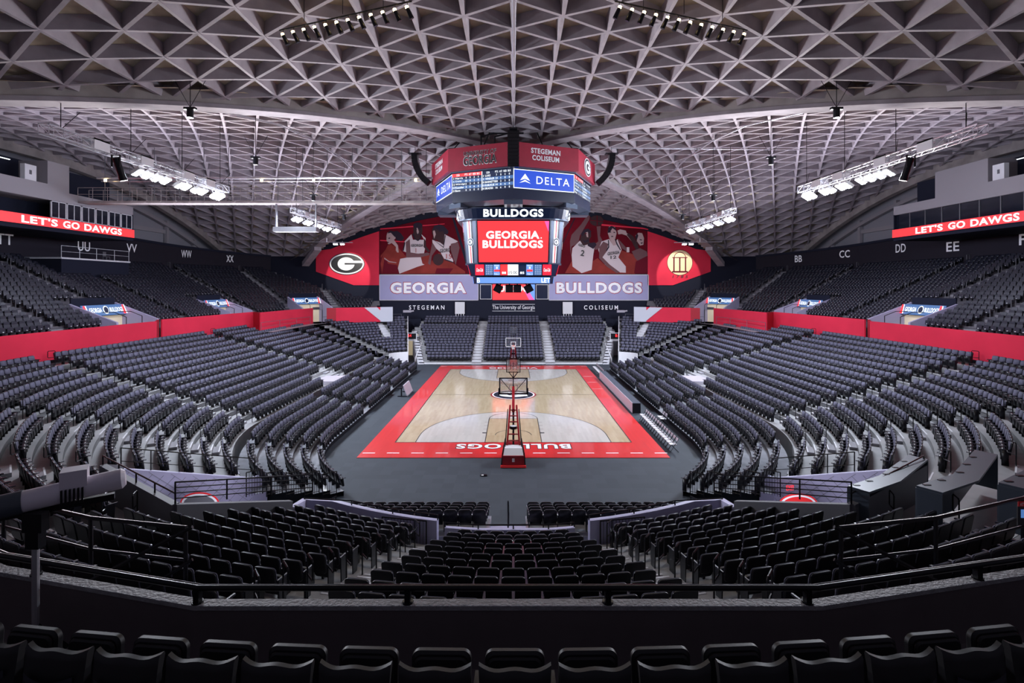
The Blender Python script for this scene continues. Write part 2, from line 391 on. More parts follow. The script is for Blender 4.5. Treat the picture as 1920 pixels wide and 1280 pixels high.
# corner wedges beside the tunnels
def corner(sgn):
    mb = MB(); cx, cy = 12.85, 14.56
    A = [math.radians(a) for a in np.linspace(-5+32, 78, 22)]
    for j in range(13):
        r0 = 3.0+.93*j; r1 = r0+.93; z = 1.4+.28*j; zl = 0 if j == 0 else z-.28
        for a0, a1 in zip(A, A[1:]):
            p = [(sgn*(cx+r*math.cos(a)), cy+r*math.sin(a)) for r, a in ((r0, a0), (r1, a0), (r1, a1), (r0, a1))]
            if max(q[1] for q in p) > 32.9: continue
            mb.poly([(*q, z) for q in (p if sgn > 0 else p[::-1])])
            mb.quad((*p[0], zl), (*p[3], zl), (*p[3], z), (*p[0], z))
    # side wall facing the tunnel and front panel
    a = A[-1]
    for j in range(13):
        r0 = 3.0+.93*j; r1 = r0+.93; z = 1.4+.28*j
        mb.quad((sgn*(cx+r0*math.cos(a)), cy+r0*math.sin(a), 0), (sgn*(cx+r1*math.cos(a)), cy+r1*math.sin(a), 0), (sgn*(cx+r1*math.cos(a)), cy+r1*math.sin(a), z), (sgn*(cx+r0*math.cos(a)), cy+r0*math.sin(a), z))
    struct(mb, 'seating_tier', 'tier_concrete')
    mb = MB(); P = [(sgn*(cx+2.95*math.cos(a)), cy+2.95*math.sin(a)) for a in A[::3]]
    wallpath(mb, P, 0, 1.75, .08); e = A[-1]
    wallpath(mb, [(sgn*(cx+r*math.cos(e)), cy+r*math.sin(e)) for r in (2.95, 15)], 0, [1.9, 5.6], .1)
    struct(mb, 'wall_tunnel', 'white_metal')
    # walkway above the wedge
    mb = MB()
    for a0, a1 in zip(A, A[1:]):
        p = [(sgn*(cx+r*math.cos(a)), min(cy+r*math.sin(a), 33)) for r, a in ((15.09, a0), (19, a0), (19, a1), (15.09, a1))]
        mb.poly([(*q, 5.0) for q in p])
    struct(mb, 'concourse_floor', 'walk_concrete')
for s in (-1, 1): corner(s)
# ------------------------------------------------------------------ upper bowl geometry
UC = (14, 12.5)
def upper(m, u):
    """m in rows (0 = first row), u: 0..1 straight from y=-24 to the arc, 1..2 arc"""
    r = 19.3+.775*m
    if u <= 1: return UC[0]+r, -26+(UC[1]+26)*u
    a = (u-1)*math.radians(88)
    return UC[0]+r*math.cos(a), UC[1]+r*math.sin(a)
NU = 17
def zu(m): return 6.75+.348*m
UU = [i/40 for i in range(40)]+[1+i/60 for i in range(61)]
PORT = [(-3.4, 0), (13.0, 0), (23.6, 1)]    # portal centres along y on each side
def in_portal(x, y):
    for py, cv in PORT:
        if not cv and abs(y-py) < 2.45 and 30 < x < 37.2: return True
        if cv and (x-28.2)**2+(y-22.8)**2 < 3.0**2: return True
    return False
def uok(m, u, x, y): return x > 21.0 and y < 33.2 and not in_portal(x, y)
for s in (-1, 1):
    tiers(upper, 0, NU-1, zu, UU, s, name='upper_seating_tier', mt='upper_tier', zbase=5, ok=uok)
# ------------------------------------------------------------------ roof
def g(s): return 23.0-.0073*s*s
GX, GY = 2.38, 2.53
YMIN, YMAX, XMAX = -40.0, 33.4, 45.5
rib = MB(); pan = MB()
def emit_arm(axis):
    # axis 'y': arms where |y|>=|x| (curved across x); axis 'x': arms where |x|>|y|
    def W(a, b, dz=0):   # a across, b along
        z = g(abs(a))+dz
        return Vector((a, b, z)) if axis == 'y' else Vector((b, a, z))
    def inside(a, b):
        if abs(b) < abs(a)-.001: return False
        x, y = (a, b) if axis == 'y' else (b, a)
        return abs(x) <= XMAX and YMIN <= y <= YMAX
    na, nb = 20, 20
    def node(i, j): return (i*GX, (j+(.5 if i % 2 == 0 else 0))*GY)
    def clip(p, q):
        ip, iq = inside(*p), inside(*q)
        if ip and iq: return p, q
        if not ip and not iq: return None
        if iq: p, q = q, p
        lo, hi = 0, 1
        for _ in range(18):
            t = (lo+hi)/2
            if inside(p[0]+(q[0]-p[0])*t, p[1]+(q[1]-p[1])*t): lo = t
            else: hi = t
        return p, (p[0]+(q[0]-p[0])*lo, p[1]+(q[1]-p[1])*lo)
    for i in range(-na, na+1):
        for j in range(-nb, nb):
            p = node(i, j)
            o_ = 1 if i % 2 == 0 else 0
            for q in (node(i, j+1), node(i+1, j+o_), node(i+1, j+o_-1)):
                r = clip(p, q)
                if r is None: continue
                a, b = W(*r[0]), W(*r[1])
                if (a-b).length < .15: continue
                rib.beam(a, b, .17, .36, .60)
                for lo in (a, b): pass
    # shell panels above the ribs
    st = 1.19
    n = int(48/st)
    for i in range(-n, n):
        for j in range(-n, n):
            c = [(i*st, j*st), ((i+1)*st, j*st), ((i+1)*st, (j+1)*st), (i*st, (j+1)*st)]
            mx, my = (i+.5)*st, (j+.5)*st
            if abs(my) < abs(mx)-1.2: continue
            x, y = (mx, my) if axis == 'y' else (my, mx)
            if abs(x) > 46.5 or not (YMIN-1 <= y <= YMAX+.6): continue
            pan.poly([W(a, b, .58) for a, b in c])
emit_arm('y'); emit_arm('x')
# shell panels and rib grid form the ceiling
struct(pan, 'ceiling', 'roof_panel'); struct(rib, 'ceiling_ribs', 'rib_concrete')
arch = MB(); lip = MB()
for sx in (-1, 1):
    for sy in (-1, 1):
        S = np.linspace(0, 45 if sy < 0 else 35, 31); lim = 40 if sy < 0 else 33.6
        pts = [Vector((sx*t, sy*t, g(t)-.42)) for t in S if t <= lim]
        for a, b in zip(pts, pts[1:]):
            arch.beam(a+Vector((0, 0, .22)), b+Vector((0, 0, .22)), .95, 1.15, 1.45); lip.beam(a, b, 1.15, 1.1, .24)
for sx in (-1, 1):      # edge arch over the side walls
    pts = [Vector((sx*45.3, y, g(abs(y))-.75)) for y in np.linspace(-38, 33.4, 40)]
    for a, b in zip(pts, pts[1:]): arch.beam(a, b, .7, .7, 1.5)
struct(arch, 'ceiling_arch', 'beam_concrete'); struct(lip, 'ceiling_arch', 'rib_concrete')
mb = MB()
for sx in (-1, 1):   # rib feet brackets at the far wall
    a = Vector((sx*33.0, 33.0, 14.2)); b = Vector((sx*29.8, 29.8, 15.6))
    mb.beam(a+Vector((0, 0, -.9)), b+Vector((0, 0, 0)), 1.1, 1.1, .7)
struct(mb, 'ceiling_arch', 'rib_concrete')
# ------------------------------------------------------------------ seat positions
# aisles in plan for the right half (mirrored for the left): a point, a direction, a half width
A0 = ((2.62, -30.2), (4.0, -38.3), .60)
A4 = ((10.6, -31.3), (13.6, -40), .55)
A3 = ((15.9, -27.9), (24, -33.6), .6)
A2 = ((15.4, -19.8), (22.6, -23.4), .6)
A1 = ((17, -14.8), (30, -14.8), .62)
A5 = ((17, 2.6), (30, 2.6), .62)
A6 = ((15, 14.4), (30, 15.8), .6)
A2R = ((11, -17.6), (16, -20.1), .5)
SP = .53
def ldist(p, L):
    (x0, y0), (x1, y1), w_ = L; dx, dy = x1-x0, y1-y0; l = math.hypot(dx, dy)
    t = ((p[0]-x0)*dx+(p[1]-y0)*dy)/l
    return (abs((p[0]-x0)*dy-(p[1]-y0)*dx)/l, t, l)
def near_aisle(p, aisles):
    for L in aisles:
        d, t, l = ldist(p, L)
        if d < L[2] and -1.6 < t < l+3: return True
    return False
def fill(pts, blocked, sp=SP):
    """seat spots along a dense plan polyline, interrupted where blocked: list of runs of (x, y, tangent)"""
    runs = []; cur = []
    for p in pts:
        if blocked(p):
            if len(cur) > 3: runs.append(cur)
            cur = []
        else: cur.append(p)
    if len(cur) > 3: runs.append(cur)
    out = []
    for r in runs:
        P = np.array(r); d = np.hypot(*np.diff(P, axis=0).T); s = np.concatenate([[0], np.cumsum(d)]); n = int((s[-1]+.02)/sp)
        if n < 1: continue
        s0 = (s[-1]-n*sp)/2
        q = []
        for k in range(n):
            t = s0+(k+.5)*sp; x = np.interp(t, s, P[:, 0]); y = np.interp(t, s, P[:, 1])
            x2 = np.interp(t+.15, s, P[:, 0]); y2 = np.interp(t+.15, s, P[:, 1]); x1 = np.interp(t-.15, s, P[:, 0]); y1 = np.interp(t-.15, s, P[:, 1])
            q.append((float(x), float(y), math.atan2(y2-y1, x2-x1)))
        out.append(q)
    return out
SEATS = []    # (kind, x, y, z, facing, block, row, index, run length)
def put(kind, runs, z, sgn, block, row):
    for ri, q in enumerate(runs):
        for k, (x, y, a) in enumerate(q):
            # the row runs from the near centre outwards; inward (court) side is to its left on the right half
            f = a+PI/2
            fx, fy = math.cos(f), math.sin(f)
            if kind == 'floor_seat': x += fx*.2; y += fy*.2
            if sgn < 0: fx = -fx; x = -x
            idx = k+1
            SEATS.append((kind, x, y, z, math.atan2(fy, fx)-PI/2, (block, ri), row, idx, len(q)))
UD = [i/600 for i in range(600)]+[1+i/400 for i in range(401)]
PRESS = [(10.2, -31.2), (15.2, -26.8), (24, -33.6), (13.2, -41)]
for m in range(14):
    pts = [bowl(m, u) for u in UD]
    for s in (-1, 1):
        def blk(p, m=m, s=s):
            if inpoly(p[0], p[1], [(6.8, -27.0), (9.75, -32.6), (14.2, -30.0), (15.7, -27.0), (12.0, -23.0)]): return True
            if m >= 12 and p[1] < -24: return True
            if m <= 1 and -2.0 < p[1] < 1.8: return True
            if m == 11 and p[1] < -24 and p[0] < 4: return True
            if s > 0 and m > 5 and inpoly(p[0], p[1], PRESS): return True
            return near_aisle(p, [A0, A4, A3, A2, A1, A5, A6])
        if m <= 10:
            # centre block spans both halves: handled once, below
            run = [p for p in pts if p[0] < 2.62+1.38*(-30.2-p[1])/8.1-.58 and p[1] < -25]
            if s > 0:
                full = [(-x, y) for x, y in run[::-1]][:-1]+run
                put('floor_seat', fill(full, lambda p: False), zf(m), 1, 'centre', m)
            pts2 = [p for p in pts if p not in run]
        else: pts2 = pts
        put('floor_seat', fill(pts2, blk), zf(m), s, 'right' if s > 0 else 'left', m)
for m in range(5):
    pts = [retr(m, u) for u in UD]
    for s in (-1, 1):
        put('floor_seat', fill(pts, lambda p: near_aisle(p, [A2R, ((11, -7.3), (17, -7.3), .5), ((11, 9.0), (17, 9.0), .45), ((11, 1), (17, 1), .4)])), .25+.2*m, s, 'lower '+('right' if s > 0 else 'left'), m)
for j, ((d, z), xx) in enumerate(zip(NF, NFX)):
    y = CY+d
    for x0, x1, nm in ((-xx, -.98, 'floor left'), (.56, xx, 'floor right')):
        n = int((x1-x0)/SP); x0_ = x1-n*SP if x1 < 0 else x0
        for k in range(n): SEATS.append(('floor_seat', x0_+(k+.5)*SP, y, z, 0, (nm, 0), 3-j, k+1, n))
for j in range(FJ+3):
    if j < FJ: y = CY+65.8+.8*j; hw = 11.4+.8*j*.28; z = .25+.28*j
    else: y = yl+1.0+.8*(j-FJ); hw = 13.9; z = ZL+.15+.3*(j-FJ)
    for x0, x1 in ((-hw, -5.5+.02*j), (-4.15, 4.15), (5.5-.02*j, hw)):
        n = int((x1-x0)/SP); o_ = (x1-x0-n*SP)/2
        for k in range(n): SEATS.append(('floor_seat', x0+o_+(k+.5)*SP, y+.05, z, PI, ('far', 0), j, k+1, n))
for s in (-1, 1):
    for j in range(13):
        r = 3.45+.93*j; pts = [(12.85+r*math.cos(a), 14.56+r*math.sin(a)) for a in np.radians(np.linspace(28.5, 76.5, 80))]
        put('floor_seat', fill(pts, lambda p: p[1] > 32.4 or (j > 4 and near_aisle(p, [((16.6, 19.5), (20.5, 30.0), .5)]))), 1.4+.28*j, s, 'corner', j)
UA = [((30, -2.7+.0), (50, -2.5), .5), ((30, 3.9), (50, 3.9), .5), ((30, -10), (50, -10), .5), ((30, -17.5), (50, -17.5), .5), ((30, 10.4), (50, 10.4), .0)]
UDU = [i/500 for i in range(500)]+[1+i/500 for i in range(501)]
for m in range(NU):
    pts = [upper(m, u) for u in UDU]
    for s in (-1, 1):
        def blk(p, m=m, s=s):
            if p[1] > 32.0 or p[0] < 21.6: return True
            if in_portal(*p): return True
            if s < 0 and m > 11 and .2 < p[1] < 9.0: return True
            if p[1] <= 12.5: return near_aisle(p, UA)
            a = math.degrees(math.atan2(p[1]-UC[1], p[0]-UC[0])); r = math.hypot(p[0]-UC[0], p[1]-UC[1])
            return any(abs(math.radians(a-c))*r < .55 for c in (12, 31, 51))
        put('upper_seat', fill(pts, blk), zu(m), s, 'upper '+('right' if s > 0 else 'left'), m)
# ------------------------------------------------------------------ seat shapes
def rslab(mb, w_, h, t, r, bulge=0, m=0, n=4, T=None):
    """rounded slab in the XZ plane, centred in X, base at z=0, thickness t in y, edges softened"""
    out = []
    for cx, cz, a0 in ((w_/2-r, r, -PI/2), (w_/2-r, h-r, 0), (-w_/2+r, h-r, PI/2), (-w_/2+r, r, PI)):
        for i in range(n+1):
            a = a0+PI/2*i/n; out.append((cx+r*math.cos(a), cz+r*math.sin(a)))
    e = min(.018, t*.35)
    rings = []
    for y, k in ((-t/2, 1), (-t/2+e, 0), (t/2-e, 0), (t/2, 1)):
        rings.append([(x*(1-2*e*k/w_), y+bulge*((x/(w_/2))**2), h/2+(z-h/2)*(1-2*e*k/h)) for x, z in out])
    if T is not None: rings = [[tuple(T @ Vector(p)) for p in r_] for r_ in rings]
    for a, b in zip(rings, rings[1:]): mb.loft(a, b, m, cap=False)
    mb.poly(rings[0][::-1] if 0 else rings[0], m); mb.poly(rings[-1][::-1], m)
def TR(loc, rx=0, rz=0): return Matrix.Translation(loc) @ Matrix.Rotation(rz, 4, 'Z') @ Matrix.Rotation(rx, 4, 'X')
def seat_parts(kind):
    """returns list of (part name, MB, materials)"""
    P = []
    if kind == 'floor_seat':
        b = MB(); rslab(b, .475, .47, .045, .07, bulge=-.0, m=0, T=TR((0, -.155, .40), rx=.16)); rslab(b, .455, .45, .04, .06, m=1, T=TR((0, -.118, .41), rx=.16))
        P.append(('backrest', b, ['seat_plastic', 'seat_fabric']))
        b = MB(); rslab(b, .43, .40, .085, .07, m=0, T=TR((0, .055, .20), rx=.10)); P.append(('seat_pan', b, ['seat_plastic']))
        for s in (-1, 1):
            b = MB(); b.hexa([(s*.247-.017, -.17, .585), (s*.247+.017, -.17, .585), (s*.247+.017, .16, .575), (s*.247-.017, .16, .575), (s*.247-.017, -.17, .615), (s*.247+.017, -.17, .615), (s*.247+.017, .15, .61), (s*.247-.017, .15, .61)])
            P.append(('armrest', b, ['arm_plastic']))
        for s in (-1, 1):
            b = MB(); b.hexa([(s*.248-.014, -.13, 0), (s*.248+.014, -.13, 0), (s*.248+.014, .06, 0), (s*.248-.014, .06, 0), (s*.248-.014, -.15, .585), (s*.248+.014, -.15, .585), (s*.248+.014, .09, .585), (s*.248-.014, .09, .585)])
            P.append(('side_panel', b, ['seat_plastic']))
    else:
        b = MB(); rslab(b, .46, .42, .035, .06, m=0, T=TR((0, -.14, .40), rx=.2)); P.append(('backrest', b, ['seat_shell']))
        b = MB(); rslab(b, .42, .36, .05, .05, m=0, T=TR((0, .03, .26), rx=.12)); b.box(-.035, .035, .05, .105, .315, .37, 1); P.append(('seat_pan', b, ['seat_shell', 'white_paint']))
        b = MB(); b.box(-.03, .03, -.12, .03, 0, .34); b.box(-.22, .22, -.08, -.04, .3, .35); P.append(('bracket', b, ['black_metal']))
    return P
def seat_low(kind):
    """a light version of the same seat for the seats far away"""
    b = MB()
    def oct_(w_, h, t, T, m, cut=.06):
        o = [(-w_/2, 0), (w_/2, 0), (w_/2, h-cut), (w_/2-cut, h), (-w_/2+cut, h), (-w_/2, h-cut)]
        A = [T @ Vector((x, -t/2, z)) for x, z in o]; B = [T @ Vector((x, t/2, z)) for x, z in o]
        b.loft(A, B, m)
    if kind == 'floor_seat':
        oct_(.475, .47, .045, TR((0, -.155, .40), rx=.16), 1); oct_(.46, .45, .04, TR((0, -.118, .41), rx=.16), 0)
        oct_(.43, .40, .085, TR((0, .055, .20), rx=.10), 1, .05)
        b.box(-.265, -.23, -.17, .15, .58, .612, 2); b.box(-.262, -.235, -.13, .07, 0, .58, 1); b.box(.23, .265, -.17, .15, .58, .612, 2)
        b.box(-.02, .02, .085, .1, .55, .572, 3)  # tiny bright block added as a highlight on the pan edge
        return b, ['seat_fabric', 'seat_plastic', 'arm_plastic', 'chrome']
    oct_(.46, .42, .035, TR((0, -.14, .40), rx=.2), 0); oct_(.42, .36, .05, TR((0, .03, .26), rx=.12), 0, .05)
    b.box(-.035, .035, .05, .105, .315, .37, 1); b.box(-.03, .03, -.12, .03, 0, .34, 2)
    return b, ['seat_shell', 'white_paint', 'black_metal']
def proj(x, y, z):
    d = y-CY
    if d < .5: return None
    return CX+F*x/d, HY+F*(CZ-z)/d, d
def ordn(n): return ('first second third fourth fifth sixth seventh eighth ninth tenth eleventh twelfth thirteenth fourteenth fifteenth sixteenth seventeenth eighteenth nineteenth twentieth'.split()+[('%d%s' % (i, 'st' if i % 10 == 1 else 'nd' if i % 10 == 2 else 'rd' if i % 10 == 3 else 'th')) for i in range(21, 200)])[n-1]
# every seat block gets the aisle-run it belongs to, counted from the middle outwards
def describe(sx):
    kind, x, y, z, f, (blk, ri), row, idx, n = sx
    if kind == 'upper_seat':
        return '%s shell seat, %s stand, %s row up, %s section back, %s seat' % ('dark', blk, ordn(row+1), ordn(ri+1), ordn(idx))
    if blk == 'centre': return 'black folding seat, near centre block, %s row up from front, %s from left aisle' % (ordn(row+1), ordn(idx))
    if blk in ('floor left', 'floor right'): return 'black folding seat, near courtside bank %s of stairs, %s row from rail, %s from left' % (blk.split()[1], ordn(row+1), ordn(idx))
    return 'black folding seat, %s %s side block, %s row up, %s from near aisle' % (ordn(ri+1), blk, ordn(row+1), ordn(idx))
GRP = {'centre': 'black seats in the near centre block', 'floor left': 'black seats in the near courtside bank', 'floor right': 'black seats in the near courtside bank'}
for kind in ('floor_seat', 'upper_seat'):
    L = [s_ for s_ in SEATS if s_[0] == kind]
    def key(s_):
        p = proj(s_[1], s_[2], s_[3]+.7)
        if p is None or not (-10 < p[0] < 1930 and 0 < p[1] < 1150): return 1e9
        if s_[0] == 'floor_seat' and s_[2] < -36 and abs(s_[1]) < 8 and p[1] > 1140: return 1e8
        return p[2]
    L.sort(key=key); hero, rest = L[:300], L[300:]
    parts = seat_parts(kind)
    root = empty({'floor_seat': 'folding_chair', 'upper_seat': 'shell_chair'}[kind], 'x', 'seat', (0, 0, -50))
    for nm, b, mats in parts: b.build(nm, mats, root, smooth=True)
    for i, s_ in enumerate(hero):
        o = root if i == 0 else dup(root)
        o.location = (s_[1], s_[2], s_[3]); o.rotation_euler = (0, 0, s_[4]); o['label'] = describe(s_)
        blk = s_[5][0]
        o['group'] = GRP.get(blk, 'dark seats in the %s blocks' % blk)
    rest = [s_ for s_ in rest if key(s_) < 1e9 or (abs(s_[1]) < 60 and s_[2] > -40)]
    lb, mats = seat_low(kind)
    V = np.array(lb.v); nv = len(V); nf = len(lb.f); k = len(rest)
    R = np.array([[s_[1], s_[2], s_[3], s_[4]] for s_ in rest]); c, sn = np.cos(R[:, 3])[:, None], np.sin(R[:, 3])[:, None]
    VX = c*V[:, 0]-sn*V[:, 1]+R[:, :1]; VY = sn*V[:, 0]+c*V[:, 1]+R[:, 1:2]; VZ = V[:, 2]+R[:, 2:3]
    co = np.stack([VX, VY, VZ], -1).reshape(-1)
    lt = np.array([len(f) for f in lb.f]); li = np.concatenate([np.array(f) for f in lb.f])
    LI = (li[None]+(np.arange(k)*nv)[:, None]).reshape(-1); LT = np.tile(lt, k)
    me = bpy.data.meshes.new('distant_'+kind+'s'); me.vertices.add(nv*k); me.loops.add(len(LI)); me.polygons.add(nf*k)
    me.vertices.foreach_set('co', co.astype(np.float32)); me.loops.foreach_set('vertex_index', LI.astype(np.int32))
    ls = np.concatenate([[0], np.cumsum(LT)[:-1]]); me.polygons.foreach_set('loop_start', ls.astype(np.int32)); 
    for q in mats: me.materials.append(M[q])
    me.polygons.foreach_set('material_index', np.tile(np.array(lb.m), k).astype(np.int32))
    me.update(calc_edges=True)
    nm = 'arena_seating' if kind == 'floor_seat' else 'upper_seating'
    o = bpy.data.objects.new(nm, me); C.objects.link(o)
    tag(o, 'all the further rows of padded folding seats around the court' if kind == 'floor_seat' else 'all the further rows of dark shell seats in the upper stands', 'seating', None, 'stuff')
print('SEATS', len(SEATS))
# ------------------------------------------------------------------ aisle steps, hoops, posts
def aisle_row(fn, L, m, dense):
    best = min(dense, key=lambda u: (lambda q: ldist(q, L)[0]+(0 if -2 < ldist(q, L)[1] < ldist(q, L)[2]+4 else 50))(fn(m, u)))
    p = fn(m, best); q = fn(m, min(2, best+.01)) if best < 1.98 else fn(m, best-.01)
    a = math.atan2(q[1]-p[1], q[0]-p[0])
    return p, a
UC_ = [i/150 for i in range(301)]
hoop = MB(); hoop.path([(-.18, 0, 0), (-.18, 0, .93), (-.14, 0, .97), (.14, 0, .97), (.18, 0, .93), (.18, 0, .58), (.14, 0, .54), (-.18, 0, .54)], .02, 6)
hoop_root = None
AIS = [('centre aisle', A0, 0, 10), ('portal aisle', A4, 6, 11), ('corner aisle', A3, 6, 13), ('curved aisle', A2, 0, 13), ('near side aisle', A1, 0, 13), ('mid side aisle', A5, 0, 13), ('far side aisle', A6, 2, 12)]
for s in (-1, 1):
    st = MB()
    for nm, L, m0, m1 in AIS:
        for m in range(m0, m1+1):
            p, a = aisle_row(bowl, L, m-.5, UC_); inn = a+PI/2; z = zf(m-1) if m > 0 else 0
            st.T = Matrix.Translation((s*p[0], p[1], z)) @ (Matrix.Scale(s, 4, (1, 0, 0))) @ Matrix.Rotation(a, 4, 'Z')
            w_ = L[2]-.05
            st.box(-w_, w_, 0, .34, 0, .142, 0); st.box(-w_, w_, .29, .345, .142, .15, 1); st.box(-w_, w_, -.06, -.005, .284, .292, 1)
            st.T = None
            if nm == 'far side aisle': continue
            p, a = aisle_row(bowl, L, m, UC_)
            if s > 0 and nm in ('portal aisle', 'corner aisle') and m > 8: continue
            if hoop_root is None:
                hoop_root = hoop.build('aisle_handrail', 'black_metal'); o = hoop_root
            else: o = dup(hoop_root)
            off = w_+.02
            o.location = (s*(p[0]+off*math.cos(a)), p[1]+off*math.sin(a), zf(m)); o.rotation_euler = (0, 0, s*(a+.7))
            tag(o, 'black hoop handrail, %s %s, beside %s row up' % ('right' if s > 0 else 'left', nm, ordn(m+1)), 'handrail', 'hoop handrails along the aisles')
    struct(st, 'aisle_stairs', ['walk_concrete', 'step_white'])
pm = MB(); pm.tube((0, 0, 0), (0, 0, .95), .03); pm.tube((0, .0, .95), (.0, .3, .95), .025); pm.tube((0, .3, .95), (0, .3, .0), .025)
post_root = None
for s in (-1, 1):
    st = MB()
    for ai, L in enumerate([(-2.6, 0), (3.9, 0), (-10, 0), (-17.5, 0), (12, 1), (31, 1), (51, 1)]):
        for m in range(1, NU):
            r = 19.3+.775*(m-.5)
            if L[1] == 0: x, y, a = 14+r, L[0], 0
            else: a = math.radians(L[0]); x, y = 14+r*math.cos(a), 12.5+r*math.sin(a)
            if in_portal(x-.2, y) or in_portal(x-.2, y+.3) or y > 32.6: continue
            st.T = Matrix.Translation((s*x, y, zu(m-1))) @ Matrix.Scale(s, 4, (1, 0, 0)) @ Matrix.Rotation(a, 4, 'Z')
            st.box(-.33, 0, -.48, .48, 0, .174, 0); st.box(-.335, -.28, -.48, .48, .174, .18, 1); st.box(0.0, .06, -.48, .48, .349, .355, 1); st.T = None
            if m % 2 or (s < 0 and ai == 1 and m > 9): continue
            if post_root is None: post_root = pm.build('aisle_handrail', 'grey_wall'); o = post_root
            else: o = dup(post_root)
            o.location = (s*(x+.4*math.cos(a)), y+.4*math.sin(a)+.0, zu(m)); o.rotation_euler = (0, 0, s*(a-PI/2))
            tag(o, 'slim grey handrail, upper %s stand, %s aisle, beside %s row' % ('right' if s > 0 else 'left', ordn(ai+1), ordn(m+1)), 'handrail', 'slim handrails in the upper aisles')
    struct(st, 'aisle_stairs', ['walk_concrete', 'step_white'])
# far stand stairs
mb = MB()
for s in (-1, 1):
    for x0, x1 in ((4.2, 5.45), (11.6, 12.4)):
        for j in range(FJ):
            y = CY+65.8+.8*j; dx = .8*j*(.0 if x0 < 6 else .28)
            a, b = sorted((s*(x0+dx), s*(x1+dx)))
            mb.box(a, b, y-.75, y-.41, .25+.28*j-.14-.001, .25+.28*j-.13 if j else .12, 0)
            mb.box(a, b, y-.40, y+.0, .25+.28*j, .25+.28*j+.01, 0); mb.box(a, b, y-.75, y-.45, 0, .25+.28*j-.14, 0)
struct(mb, 'aisle_stairs', ['step_white'])
# small white landing platforms in the side rows
for s in (-1, 1):
    mb = MB(); mb.box(s*17.0-.9, s*17.0+.9, -1.6, 1.3, 1.0, 1.56)
    o = mb.build('landing_platform', 'board_grey'); tag(o, 'small white landing platform set between the %s side rows' % ('right' if s > 0 else 'left'), 'platform')
